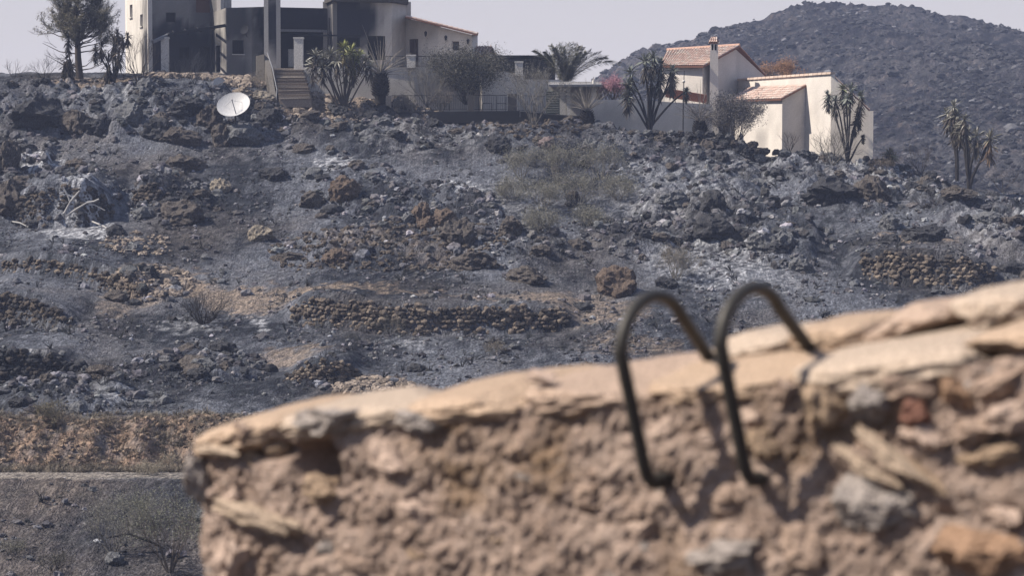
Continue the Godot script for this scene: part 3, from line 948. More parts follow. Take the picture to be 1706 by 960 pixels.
	for i in 4:
		b = MB.new()
		b.bar(U(292 + i * 22, 59 - i * 3.4, 152.8 + i * .4), U(288 + i * 20, 52 - i * 2.5, 156.3), .09, .12)
		part(h, "rafter", b.mesh(), M.charred_wood)
	b = MB.new()
	b.bar(U(496, 59, 151.2), U(602, 59.5, 152.4), .1, .1)
	part(h, "porch_beam", b.mesh(), M.charred_wood)
	b = MB.new()
	b.bar(U(549, 30, 153.6), U(549, 110, 153.6), .1, .1)
	part(h, "porch_post", b.mesh(), M.charred_wood)
	slab(h, "porch_floor", [[450, 150.7], [503, 150.7], [640, 150.7], [830, 152.2], [830, 158], [452, 160]], Y(114, 151), 1.2, "stone_floor")

	pillar("porch_pillar", "sooty white porch pillar before the blackened villa front", 269, 62, 281, 124, 152.4)
	pillar("porch_pillar", "tall white pillar at the top of the garden stairs", 490, 62, 505, 116, 150.4)
	b = MB.new()
	b.box(U(485.5, 97, 156.5), Vector3(.18, 0, 0), Vector3(0, .58, 0), Vector3(0, 0, .03))
	b.box(U(485.5, 97, 156.45), Vector3(.14, 0, 0), Vector3(0, .5, 0), Vector3(0, 0, .012))
	tag(part(self, "door_panel", b.mesh(), M.white), "white door panel leaning inside the burnt porch", "door")
	# satellite dish hanging on the bay
	var wd := thing("wall_dish", "charred round satellite dish on the sooty bay wall", "satellite dish", U(409, 50, 154.2))
	part(wd, "reflector", dish_mesh(.3, .07), M.soot, Vector3.ZERO).rotation = Vector3(1.25, -.5, 0)
	b = MB.new()
	b.tube(PackedVector3Array([Vector3(0, -.02, -.05), Vector3(.08, -.4, -.1), Vector3(.1, -.42, -.42)]), PackedFloat32Array([.025, .025, .025]), 5)
	part(wd, "bracket", b.mesh(), M.iron, Vector3.ZERO)

func dish_mesh(r: float, depth: float) -> ArrayMesh:
	var b := MB.new()
	for side in 2:
		for i in 6:
			for k in 28:
				var q := []
				for e in [[i, k], [i + 1, k], [i + 1, k + 1], [i, k + 1]]:
					var f: float = e[0] / 6.0
					var a: float = TAU * e[1] / 28.0
					q.append(Vector3(cos(a) * r * f, depth * f * f - side * .012, sin(a) * r * f))
				var up := Vector3(0, 1.0 - 2.0 * side, 0)
				for t in [[0, 1, 2], [0, 2, 3]]:
					var ns := []
					for e in t:
						var s: Vector3 = q[e]
						ns.append((Vector3(-s.x, r * r / (2 * depth), -s.z)).normalized() * up.y)
					if q[t[0]].distance_to(q[t[1]]) > 1e-5 and q[t[1]].distance_to(q[t[2]]) > 1e-5:
						b.tri_n(q[t[0]], q[t[1]], q[t[2]], ns[0], ns[1], ns[2])
	var ring := PackedVector3Array()
	var rad := PackedFloat32Array()
	for k in 29:
		ring.append(Vector3(cos(TAU * k / 28.0) * r, depth - .006, sin(TAU * k / 28.0) * r)); rad.append(.016)
	b.tube(ring, rad, 5)
	return b.mesh()

func build_garden() -> void:
	soots = []
	soot(560, 130, 150, 60, 20, .12); soot(700, 140, 151, 60, 20, .14); soot(640, 150, 150, 60, 20, .2)
	var g := thing("retaining_wall", "long white retaining wall under the villa terrace", "wall", U(660, 165, 150.6))
	wall(g, [503, 150.4], [690, 150.6], 112, 112, 220, [], "wall", "plaster", .35)
	wall(g, [690, 150.6], [826, 152], 112, 114, 220, [], "wall", "plaster", .35)
	wall(g, [503, 150.4], [505, 152.5], 112, 112, 220, [], "wall", "plaster", .3)
	g = thing("garden_wall", "plain white wall behind the lower garden with a stepped top", "wall", U(840, 160, 152.4))
	wall(g, [803, 151.2], [872, 152.6], 114, 124, 220, [], "wall", "plaster", .3)
	wall(g, [872, 152.6], [936, 153.2], 132, 133, 220, [], "wall", "plaster", .3)
	pillar("wall_pillar", "white pillar in the middle of the upper railing", 678, 91, 692, 113, 150.3)
	pillar("wall_pillar", "white pillar at the end of the upper railing by the dense bush", 814, 91, 824, 118, 151.6)
	pillar("wall_pillar", "sooty cream pillar with a round cap beside the dark verandah", 858, 102, 871, 126, 152)
	railing("black railing between the tall pillar and the middle pillar", [506, 94, 112, 150.45], [677, 94, 112, 150.5], 62)
	railing("black railing from the middle pillar to the dense bush", [693, 94, 112, 150.6], [813, 95, 113, 151.8], 44)
	railing("dark verandah railing beyond the dense bush", [825, 104, 120, 151.9], [857, 107, 123, 152.2], 9)
	pillar("wall_pillar", "pale stone pillar at the near end of the lower railing", 643, 158, 652, 189, 147.4, "stone_floor", "", false)
	pillar("wall_pillar", "blackened pillar in the middle of the lower railing", 779, 157, 789, 186, 147.3, "soot_plaster", "", false)
	pillar("wall_pillar", "brown sooty pillar with a small urn by the bare shrub", 846, 155, 861, 186, 147.3, "soot_plaster", "", false)
	railing("thin iron railing behind the pale grey shrub", [653, 159.5, 185, 147.5], [778, 159, 184.5, 147.4], 42)
	railing("thin iron railing before the garden chairs", [790, 159, 184.5, 147.4], [845, 159, 184.5, 147.4], 18)
	railing("thin iron railing behind the bare grey shrub", [862, 159, 185, 147.4], [908, 161, 189, 147.6], 15)
	var k := thing("garden_kerb", "blackened timber kerb under the lower railing", "kerb", U(850, 200, 147))
	var b := MB.new()
	b.hexa([U(660, 204, 146.9), U(866, 206, 146.7), U(866, 190, 149.5), U(660, 190, 149.5), U(660, 187, 146.9), U(866, 185, 146.7), U(866, 184.5, 150.5), U(660, 187, 150.5)])
	part(k, "beam", b.mesh(), M.charred_wood)
	b = MB.new()
	b.hexa([U(866.5, 207, 146.5), U(972, 215, 146.6), U(972, 200, 149), U(866.5, 190, 149), U(866.5, 186, 146.5), U(972, 196, 146.6), U(972, 194, 150), U(866.5, 185, 150)])
	part(k, "beam", b.mesh(), M.charred_wood)
	# stairs
	var s := thing("stone_stairs", "worn stone garden stairs climbing to the villa porch", "stairs", U(485, 165, 146.6))
	for i in 9:
		var f := i / 8.0
		var y := lerpf(Y(164, 146.4), Y(116, 150.2), f)
		var d := lerpf(146.3, 150.1, f)
		var x0 := kx(lerpf(466, 459, f)) * d
		var x1 := kx(lerpf(519, 505, f)) * d
		b = MB.new()
		b.box(Vector3((x0 + x1) * .5, y - .28, -d - .4), Vector3((x1 - x0) * .5, 0, 0), Vector3(0, .25, 0), Vector3(0, 0, .55))
		part(s, "riser", rough_box(b, .05), M[["stair_stone", "stone_floor", "stair_stone"][i % 3]])
		b = MB.new()
		b.box(Vector3((x0 + x1) * .5, y, -d - .36), Vector3((x1 - x0) * .5 + .02, 0, 0), Vector3(0, .03, 0), Vector3(0, 0, .58))
		part(s, "tread", rough_box(b, .07), M[["stair_stone", "stone_floor", "stair_stone"][(i + 1) % 3]])
	var sw := thing("stair_wall", "low pale wall with a sloping handrail beside the garden stairs", "wall", U(452, 160, 147))
	b = MB.new()
	b.hexa([U(428, 165, 149.6), U(441, 165, 149.4), U(441, 160, 150.4), U(428, 160, 150.4), U(428, 94, 149.6), U(441, 91, 149.4), U(441, 91, 150.4), U(428, 94, 150.4)])
	part(sw, "stub", rough_box(b, .05), M.stone_pale)
	b = MB.new()
	b.hexa([U(455, 180, 146.3), U(463, 180, 146.3), U(448, 165, 149.8), U(440, 165, 149.8), U(455, 172, 146.3), U(463, 172, 146.3), U(448, 92, 149.8), U(440, 92, 149.8)])
	part(sw, "wall", b.mesh(), M.stone_pale)
	b = MB.new()
	b.tube(PackedVector3Array([U(446, 88, 149), U(454, 112, 148), U(462, 150, 146.3), U(461, 164, 146.2)]), PackedFloat32Array([.035, .035, .035, .035]), 6)
	part(sw, "handrail", b.mesh(), M.iron_pale)
	# verandah roof, pergola and furniture of the lower garden
	var v := thing("verandah", "dark flat verandah roof beyond the white garden wall", "verandah", U(870, 130, 156))
	b = MB.new()
	b.hexa([U(829, 99, 156), U(922, 100, 155.5), U(922, 98, 159), U(829, 97, 159), U(829, 97, 156), U(880, 92, 155.5), U(922, 96, 159), U(829, 95, 159)])
	part(v, "roof", b.mesh(), M.charred_wood)
	for px in [838, 880, 916]:
		b = MB.new()
		b.bar(U(px, 98, 156.3), U(px, 150, 156.3), .14, .14)
		part(v, "post", b.mesh(), M.charred_wood)
	b = MB.new()
	b.box(U(875, 125, 160), Vector3(2, 0, 0), Vector3(0, 1.3, 0), Vector3(0, 0, .1))
	part(v, "back_wall", b.mesh(), M.soot)
	var pg := thing("pergola", "flat roofed garden shelter with pale columns below the palm", "pergola", U(950, 192, 149))
	b = MB.new()
	b.hexa([U(914, 144.5, 147.6), U(1002, 144, 148), U(1002, 141, 152), U(914, 141, 152), U(914, 141, 147.6), U(1002, 140.5, 148), U(1002, 139, 152), U(914, 139, 152)])
	part(pg, "roof", b.mesh(), M.roof_grey)
	for q in [[931, 941], [944, 950], [985, 992]]:
		b = MB.new()
		b.box(U((q[0] + q[1]) * .5, 168, 149), Vector3((q[1] - q[0]) * .5 * 149 / F, 0, 0), Vector3(0, 1.05, 0), Vector3(0, 0, .2))
		part(pg, "column", b.mesh(), M.white)
	b = MB.new()
	b.box(U(958, 168, 152), Vector3(1.7, 0, 0), Vector3(0, 1.2, 0), Vector3(0, 0, .1))
	part(pg, "back_wall", b.mesh(), M.white)
	var lou := thing("louvre_screen", "green grey louvred screen beside the garden shelter", "screen", U(921, 192, 148))
	for i in 10:
		b = MB.new()
		b.box(U(921, 153 + i * 3.9, 148), Vector3(.37, 0, 0), Vector3(0, .045, .02), Vector3(0, -.02, .03))
		part(lou, "slat", b.mesh(), M.louvre)
	for px in [910.5, 931.5]:
		b = MB.new()
		b.bar(U(px, 149, 148), U(px, 194, 148), .05, .06)
		part(lou, "stile", b.mesh(), M.louvre)
	var lat := thing("lattice_fence", "brown crossed lattice fence under the pink bush", "fence", U(1012, 166, 150))
	for i in 9:
		for q in [0, 1]:
			b = MB.new()
			b.bar(U(987 + i * 5.6, 149 if q == 0 else 166, 150 - q * .05), U(992.6 + i * 5.6, 166 if q == 0 else 149, 150 - q * .05), .035, .035)
			part(lat, "slat", b.mesh(), M.brown_wood)
	b = MB.new()
	b.bar(U(986, 148, 150), U(1038, 148, 150), .05, .05)
	part(lat, "top_rail", b.mesh(), M.brown_wood)
	var ps := thing("parasol", "closed white parasol beside the garden shelter", "parasol", U(989, 166, 149.6))
	b = MB.new()
	b.tube(PackedVector3Array([U(989, 131, 149.6), U(989, 135, 149.6), U(989, 150, 149.6), U(989, 158, 149.6)]), PackedFloat32Array([.03, .1, .15, .1]), 9, true)
	part(ps, "canopy", b.mesh(), M.white)
	b = MB.new()
	b.tube(PackedVector3Array([U(989, 128, 149.6), U(989, 168, 149.6)]), PackedFloat32Array([.022, .022]), 6)
	part(ps, "pole", b.mesh(), M.iron_pale)
	soots = []
	soot(1010, 205, 149, 30, 26, .25); soot(1105, 205, 150, 14, 30, .28); soot(1165, 200, 150, 20, 30, .25)
	var lw := thing("garden_wall", "long grey plastered wall below the right house", "wall", U(1080, 217, 149))
	wall(lw, [984, 148.6], [1060, 148.9], 166, 167, 260, [], "wall", "plaster", .3)
	wall(lw, [1060, 148.9], [1186, 149.6], 167, 174, 270, [], "wall", "plaster", .3)
	var bd := thing("terracotta_parapet", "red brown painted parapet strip on the wall below the right house", "parapet", U(1148, 172, 149.8))
	b = MB.new()
	b.hexa([U(1108, 162, 149.75), U(1177, 172.5, 149.75), U(1177, 172, 150.2), U(1108, 161.5, 150.2), U(1108, 147, 149.75), U(1177, 158.5, 149.75), U(1177, 158, 150.2), U(1108, 146.5, 150.2)])
	part(bd, "strip", b.mesh(), M.terracotta)
	var lp := thing("lamp_post", "thin dark garden pole with a small globe lamp", "lamp post", U(1137.5, 217, 148.2))
	b = MB.new()
	b.tube(PackedVector3Array([U(1137.5, 222, 148.2), U(1138, 170, 148.2), U(1139.5, 118, 148.2)]), PackedFloat32Array([.045, .04, .02]), 6)
	part(lp, "pole", b.mesh(), M.iron)
	part(lp, "globe", rock(9, 2, Vector3.ONE * .1, 0, 0, 2, true), M.white, U(1138.6, 136, 148.05) - lp.position)
	# burnt chairs and a table on the lower terrace
	for q in [[741, 0], [812, 1], [835, 2]]:
		var c := thing("garden_chair", ["burnt metal garden chair frame left of the blackened pillar", "burnt metal garden table frame between the lower pillars", "burnt garden lounger frame right of the table"][q[1]], ["chair", "table", "lounger"][q[1]], U(q[0], 185, 148.4))
		for e in [-.28, .28]:
			b = MB.new()
			b.tube(PackedVector3Array([Vector3(e, 0, .25), Vector3(e, .45, .22), Vector3(e, .45, -.2), Vector3(e, .9 if q[1] != 1 else .46, -.3)]), PackedFloat32Array([.02, .02, .02, .02]), 5)
			part(c, "side_frame", b.mesh(), M.iron, Vector3.ZERO)
			b = MB.new()
			b.tube(PackedVector3Array([Vector3(e, 0, -.25), Vector3(e, .45, -.2)]), PackedFloat32Array([.02, .02]), 5)
			part(c, "leg", b.mesh(), M.iron, Vector3.ZERO)
		b = MB.new()
		b.box(Vector3(0, .46, 0), Vector3(.3, 0, 0), Vector3(0, .015, 0), Vector3(0, 0, .24))
		part(c, "seat" if q[1] != 1 else "top", b.mesh(), M.iron, Vector3.ZERO)
	# the white dish on the rocks
	var sd := thing("satellite_dish", "big white satellite dish lying tilted on dark boulders", "satellite dish", U(391, 179, 141.6))
	var tilt := Basis(Vector3(1, 0, 0), .80).rotated(Vector3(0, 0, 1), .17)
	var o := part(sd, "reflector", dish_mesh(.98, .26), M.dish, Vector3.ZERO)
	o.basis = tilt
	b = MB.new()
	b.tube(PackedVector3Array([Vector3(.1, .16, .75), Vector3(.06, .34, .45), Vector3(0, .62, .1), Vector3(0, .66, .02)]), PackedFloat32Array([.028, .028, .028, .06]), 6)
	b.tube(PackedVector3Array([Vector3(-.55, .1, -.1), Vector3(-.05, .6, .05)]), PackedFloat32Array([.008, .008]), 4)
	b.tube(PackedVector3Array([Vector3(.5, .1, -.2), Vector3(.05, .6, .05)]), PackedFloat32Array([.008, .008]), 4)
	o = part(sd, "feed_arm", b.mesh(), M.iron_pale, Vector3.ZERO)
	o.basis = tilt
	b = MB.new()
	b.tube(PackedVector3Array([Vector3(0, -.02, -.1), Vector3(0, -.55, -.5), Vector3(0, -1.3, -.6)]), PackedFloat32Array([.07, .06, .06]), 6)
	part(sd, "mount", b.mesh(), M.iron, Vector3.ZERO)
	var fr := MB.new()
	for i in 6:
		var a0 := PI * i / 6.0
		var a1 := PI * (i + 1) / 6.0
		fr.hexa([Vector3(cos(a0) * .45, 0, .05), Vector3(cos(a1) * .45, 0, .05), Vector3(cos(a1) * .45, 0, 0), Vector3(cos(a0) * .45, 0, 0), Vector3(cos(a0) * .4, sin(a0) * .42, .12), Vector3(cos(a1) * .4, sin(a1) * .42, .12), Vector3(cos(a1) * .4, sin(a1) * .42, .08), Vector3(cos(a0) * .4, sin(a0) * .42, .08)])
	o = part(self, "dish_fragment", fr.mesh(), M.dish, G(366, 142) + Vector3(0, .05, .1))
	o.rotation = Vector3(-.2, .3, .5)
	tag(o, "curved white dish fragment among pale stones before the villa", "fragment")

func rough_box(b: MB, k: float) -> ArrayMesh:
	for i in b.v.size():
		var p := b.v[i]
		b.v[i] = p + Vector3(noi.lump.get_noise_3dv(p * 3.0), noi.lump.get_noise_3dv(p * 3.0 + Vector3(9, 1, 4)), 0) * k
	return b.mesh()

func build_white_house() -> void:
	soots = []
	soot(1230, 150, 154, 26, 22, .22); soot(1215, 205, 149, 30, 40, .35); soot(1255, 235, 148, 20, 20, .3); soot(1380, 262, 144, 60, 16, .2)
	plaster = Color(.585, .535, .485)
	var h := thing("white_house", "white house with pale terracotta roofs and a tall chimney", "house", U(1250, 250, 150))
	# gabled block
	wall(h, [1108, 152.6], [1170, 151], 109, 111, 270, [], "wall")
	wall(h, [1170, 151], [1225, 154], 111, 82, 280, [], "gable_wall")
	wall(h, [1225, 154], [1277, 157], 82, 130, 280, [], "gable_wall")
	wall(h, [1108, 152.6], [1160, 158.5], 109, 131, 280)
	var ra := U(1111, 84.5, 156.2)
	var rb := U(1232, 76.5, 154.0)
	var ea := U(1099, 110.5, 152.5)
	var eb := U(1171, 110.5, 150.5)
	tile_roof(h, ra, rb, ea, eb)
	tile_roof(h, rb, ra, U(1281, 131, 157.2), U(1165, 131, 159))
	var b := MB.new()
	b.tube(PackedVector3Array([ra + Vector3(0, .04, 0), rb + Vector3(0, .04, 0)]), PackedFloat32Array([.12, .12]), 8, true)
	part(h, "ridge_tiles", b.mesh(), M.ridge)
	# chimney: a stack with open sides and a little tiled cap
	var cx := 1189.0
	var dch := 150.9
	var ch := Node3D.new()
	ch.name = "chimney"
	h.add_child(ch)
	ch.position = U(cx, 250, dch) - h.position
	b = MB.new()
	b.col = plaster
	b.hexa([U(cx - 8, 262, dch), U(cx + 8, 262, dch), U(cx + 8, 262, dch + 2.2), U(cx - 8, 262, dch + 2.2), U(cx - 6.6, 84, dch), U(cx + 7, 84, dch), U(cx + 7, 84, dch + .7), U(cx - 6.6, 84, dch + .7)])
	part(ch, "stack", b.mesh(), M.plaster)
	b = MB.new()
	b.col = plaster
	for q in [[-6, 0], [4.4, 0], [-6, .44], [4.4, .44], [-1.0, 0]]:
		b.box(U(cx + q[0] + 1, 77.5, dch + .08 + q[1]), Vector3(.04, 0, 0), Vector3(0, .25, 0), Vector3(0, 0, .07))
	b.box(U(cx, 71.5, dch + .3), Vector3(.32, 0, 0), Vector3(0, .03, 0), Vector3(0, 0, .36))
	part(ch, "vent_posts", b.mesh(), M.plaster)
	b = MB.new()
	b.col = Color(.02, .02, .02)
	b.box(U(cx, 79, dch + .35), Vector3(.15, 0, 0), Vector3(0, .18, 0), Vector3(0, 0, .1))
	part(ch, "flue", b.mesh(), M.black)
	tile_roof(ch, U(cx - 5, 62.5, dch + .35), U(cx + 6, 62, dch + .35), U(cx - 9, 71, dch - .12), U(cx + 6, 71, dch - .12), .13)
	tile_roof(ch, U(cx + 6, 62, dch + .35), U(cx - 5, 62.5, dch + .35), U(cx + 9, 71, dch + .8), U(cx - 8, 71, dch + .8), .13)
	# long block with a mono-pitch roof
	wall(h, [1229, 154], [1384, 144], 134.5, 124, 300, [], "wall")
	wall(h, [1384, 144], [1447, 143.6], 124, 185, 330, [], "wall")
	wall(h, [1447, 143.6], [1440, 156], 185, 185, 300)
	b = MB.new()
	b.col = Color(.55, .43, .36)
	var n := 22
	for i in n:
		var f0 := (i + .04) / n
		var f1 := (i + .96) / n
		var p := U(1229, 134.5, 154).lerp(U(1385, 123.5, 143.9), f0)
		var q := U(1229, 134.5, 154).lerp(U(1385, 123.5, 143.9), f1)
		var g := rng.randf_range(.85, 1.1)
		b.col = Color(.60 * g, .47 * g, .39 * g)
		b.hexa([p + Vector3(-.08, 0, .06), q + Vector3(-.08, 0, .06), q + Vector3(.25, -.05, -.3), p + Vector3(.25, -.05, -.3), p + Vector3(-.06, .13, .05), q + Vector3(-.06, .13, .05), q + Vector3(.25, .1, -.3), p + Vector3(.25, .1, -.3)])
	part(h, "coping", b.mesh(), M.tile)
	tile_roof(h, U(1231, 134, 154.3), U(1385, 124, 144.2), U(1330, 150, 160), U(1449, 184, 150))
	# lean-to
	var la := U(1251, 146, 152.4)
	var lb := U(1343, 142, 146.5)
	var le := U(1211, 169, 151.6)
	var lf := U(1300, 165.5, 145.7)
	tile_roof(h, la, lb, le, lf)
	wall(h, [1216, 151.6], [1303, 145.95], 168, 164.5, 300, [], "wall")
	wall(h, [1303, 145.95], [1341, 146.6], 163.5, 143.5, 300, [], "wall")
	plaster = Color(.60, .555, .50)
	# the dry stone wall of big dark stones before it
	var dw := thing("dry_stone_wall", "wall of big black round stones before the right house", "stone wall", G(1190, 262), "dry stone terrace walls")
	var line := [[1036, 262, 42], [1090, 262, 44], [1150, 264, 46], [1200, 266, 42], [1260, 270, 28], [1340, 276, 22], [1390, 282, 18]]
	for i in line.size() - 1:
		var run: float = (line[i + 1][0] - line[i][0])
		var cols := roundi(run / 15.0)
		for c in cols:
			var f := (c + .5) / cols
			var hh := lerpf(line[i][2], line[i + 1][2], f)
			var rows := maxi(1, roundi(hh / 11.0))
			for r in rows:
				var px: float = lerpf(line[i][0], line[i + 1][0], f) + rng.randf_range(-3, 3) + (r % 2) * 7
				var py: float = lerpf(line[i][1], line[i + 1][1], f) - (r + .5) * 11 + rng.randf_range(-2, 2)
				var o := MeshInstance3D.new()
				o.name = "stone"
				o.mesh = stone_shapes[rng.randi() % 8]
				o.material_override = M[["char", "char", "lava", "ash"][rng.randi() % 4]]
				var s := rng.randf_range(.22, .34)
				o.transform = Transform3D(Basis.from_euler(Vector3(rng.randf_range(-.4, .4), rng.randf() * TAU, rng.randf_range(-.3, .3))).scaled(Vector3(s * 1.15, s * rng.randf_range(.75, 1.0), s)), U(px, py, 142.6 + r * .12 + rng.randf_range(0, .25)) - dw.position)
				dw.add_child(o, true)

# ---------------------------------------------------------------- plants
func grow(mb: MB, p: Vector3, dir: Vector3, length: float, rad: float, depth: int, spread: float, lift: float, tips: PackedVector3Array, sides := 4, kids := 2) -> void:
	var path := PackedVector3Array([p])
	var radii := PackedFloat32Array([rad])
	var q := p
	var k := dir
	for i in 3:
		k = (k + Vector3(rng.randf_range(-1, 1), rng.randf_range(-1, 1), rng.randf_range(-1, 1)) * .16 + Vector3(0, lift, 0)).normalized()
		q += k * length / 3.0
		path.append(q)
		radii.append(rad * (1.0 - .13 * (i + 1)))
	mb.tube(path, radii, sides)
	if depth <= 0:
		tips.append(q)
		return
	var n := kids + (1 if rng.randf() < .4 else 0)
	for i in n:
		var s := Vector3(rng.randf_range(-1, 1), rng.randf_range(-.6, 1), rng.randf_range(-1, 1)).normalized()
		grow(mb, path[2] if i == n - 1 and n > 1 else q, (k + s * spread).normalized(), length * rng.randf_range(.62, .85), rad * .6, depth - 1, spread, lift, tips, 3, kids)
		if depth <= 2: tips.append(q)
func leaves(mb: MB, around: PackedVector3Array, n: int, r: float, size: float, c0: Color, c1: Color) -> void:
	if around.is_empty(): return
	for i in n:
		var p := around[rng.randi() % around.size()] + Vector3(rng.randf_range(-1, 1), rng.randf_range(-1, 1), rng.randf_range(-1, 1)) * r * sqrt(rng.randf())
		var a := Vector3(rng.randf_range(-1, 1), rng.randf_range(-1, 1), rng.randf_range(-1, 1)).normalized()
		var b := a.cross(Vector3(rng.randf_range(-1, 1), rng.randf_range(-1, 1), rng.randf_range(-1, 1))).normalized()
		mb.col = mixc(c0, c1, rng.randf())
		mb.leaf(p, a * size * rng.randf_range(.6, 1.2), b * size * .38)
# a shrub of many stems from one foot; size in metres
func shrub(called: String, label: String, category: String, foot: Vector3, h: float, w: float, stems: int, depth: int, rad: float, m: String, group := "", leaf := 0, c0 := Color.BLACK, c1 := Color.BLACK, leaf_size := .05, leaf_r := .22) -> Node3D:
	var root := thing(called, label, category, foot, group)
	var mb := MB.new()
	var tips := PackedVector3Array()
	for i in stems:
		var a := TAU * (i + rng.randf()) / stems
		var out := w / h * rng.randf_range(.25, 1.0) * .75
		var dir := Vector3(cos(a) * out, 1.0, sin(a) * out).normalized()
		grow(mb, Vector3(cos(a), 0, sin(a)) * rad * 2.0 + Vector3(0, -.1, 0), dir, h * rng.randf_range(.36, .5), rad * rng.randf_range(.7, 1.1), depth, .55, .03, tips, 4)
	part(root, "branches", mb.mesh(), M[m], Vector3.ZERO)
	if leaf > 0:
		var lb := MB.new()
		leaves(lb, tips, leaf, leaf_r, leaf_size, c0, c1)
		part(root, "foliage", lb.mesh(), M.leaf, Vector3.ZERO)
	return root
# spiky head of strap leaves: live ones fan up, dead ones hang
func rosette(mb: MB, c: Vector3, r: float, live: int, dead: int, cols: Array) -> void:
	for i in live + dead:
		var hang := i >= live
		var a := rng.randf() * TAU
		var e := rng.randf_range(-.35, 1.4) if not hang else rng.randf_range(-1.45, -.5)
		var dir := Vector3(cos(a) * cos(e), sin(e), sin(a) * cos(e))
		var side := dir.cross(Vector3.UP)
		side = side.normalized() if side.length() > .01 else Vector3.RIGHT
		side = side.rotated(dir, rng.randf_range(-.6, .6))
		var k: Color = cols[1] if hang else cols[0]
		if not hang and rng.randf() < .3: k = cols[2]
		mb.col = k * rng.randf_range(.6, 1.35)
		mb.blade(c + dir * r * .06 - Vector3(0, r * rng.randf() * .9 if hang else 0.0, 0), dir, side, r * rng.randf_range(.7, 1.1), .075, .5 if not hang else .2)
func tree_yucca(label: String, foot: Vector3, d: float, heads: Array, rad: float, cols: Array, group := "tree yuccas", bark := "char_bark", live := 60, dead := 40) -> void:
	var root := thing("tree_yucca", label, "tree", foot, group)
	var mb := MB.new()
	var hb := MB.new()
	for i in heads.size():
		var hd: Array = heads[i]
		var top := U(hd[0], hd[1], d + rng.randf_range(-.55, .55)) - foot
		var path := PackedVector3Array()
		var radii := PackedFloat32Array()
		var wob := Vector3(rng.randf_range(-.06, .06), 0, rng.randf_range(-.06, .06))
		for k in 9:
			var t := k / 8.0
			var f := pow(t, 1.45 + .3 * sin(i * 2.1)) if t > 0 else 0.0
			path.append(Vector3(top.x * (f * .75 + t * t * .0 + .25 * t), lerpf(-.15, top.y, t), top.z * f) + wob * sin(t * 9.0 + i))
			radii.append(rad * lerpf(.8, .42, t))
		mb.tube(path, radii, 6)
		var r: float = hd[2] * d / F * 1.35
		rosette(hb, top, r, live, dead, cols if hd.size() < 4 else hd[3])
		if hd.size() < 5:
			rosette(hb, top - Vector3(0, r * .5, 0), r * .9, live / 4, dead / 2, cols if hd.size() < 4 else hd[3])
	part(root, "trunk", mb.mesh(), M[bark], Vector3.ZERO)
	part(root, "crown", hb.mesh(), M.leaf, Vector3.ZERO)
# a fire-stripped palm: scaly bulb and bare leaf ribs
func burnt_palm(label: String, px: float, top: float, bottom: float, d: float, rpx: float, ribs: Array, rib_m := "pale_rib", extra := 0, len_px := 60.0) -> void:
	var foot := U(px, bottom, d)
	var h := (bottom - top) * d / F
	var r := rpx * d / F
	var root := thing("burnt_palm", label, "palm", foot, "fire-stripped palms")
	var mb := MB.new()
	var path := PackedVector3Array()
	var radii := PackedFloat32Array()
	for q in [[-.3, .55], [0, .7], [.2, .95], [.5, 1.05], [.8, .95], [1.0, .6], [1.05, .2]]:
		path.append(Vector3(0, h * q[0], 0)); radii.append(r * q[1])
	mb.tube(path, radii, 12)
	for i in 150:
		var a := i * 2.399
		var t := i / 150.0
		var rr := r * (.75 + .3 * sin(PI * clampf(t + .1, 0, 1)))
		var o := Vector3(cos(a), 0, sin(a))
		mb.blade(o * rr * .9 + Vector3(0, h * t, 0), (o * .8 + Vector3(0, .7, 0)).normalized(), o.cross(Vector3.UP), r * .5, r * .35, 0)
	part(root, "trunk", mb.mesh(), M.char_bark, Vector3.ZERO)
	mb = MB.new()
	var all := ribs.duplicate()
	for i in extra:
		var a := rng.randf_range(-1.45, 1.45)
		all.append([px + sin(a) * len_px * rng.randf_range(.6, 1.0), top - cos(a) * len_px * rng.randf_range(.6, 1.0)])
	for q in all:
		var tip := U(q[0], q[1], d + rng.randf_range(-.9, .9)) - foot
		var st := Vector3(0, h * .95, 0)
		var mid := (st + tip) * .5 + Vector3(0, .12, 0) + Vector3(rng.randf_range(-.05, .05), 0, rng.randf_range(-.05, .05))
		mb.tube(PackedVector3Array([st, st.lerp(mid, .5) + Vector3(0, .05, 0), mid, tip]), PackedFloat32Array([.03, .022, .016, .006]), 4)
		for k in 5:
			var f := rng.randf_range(.35, .95)
			var p := mid.lerp(tip, (f - .5) * 2) if f > .5 else st.lerp(mid, f * 2)
			mb.tube(PackedVector3Array([p, p + (tip - st).normalized() * .25 + Vector3(rng.randf_range(-.12, .12), rng.randf_range(-.2, .05), rng.randf_range(-.12, .12))]), PackedFloat32Array([.005, .003]), 3)
	part(root, "leaf_ribs", mb.mesh(), M[rib_m], Vector3.ZERO)

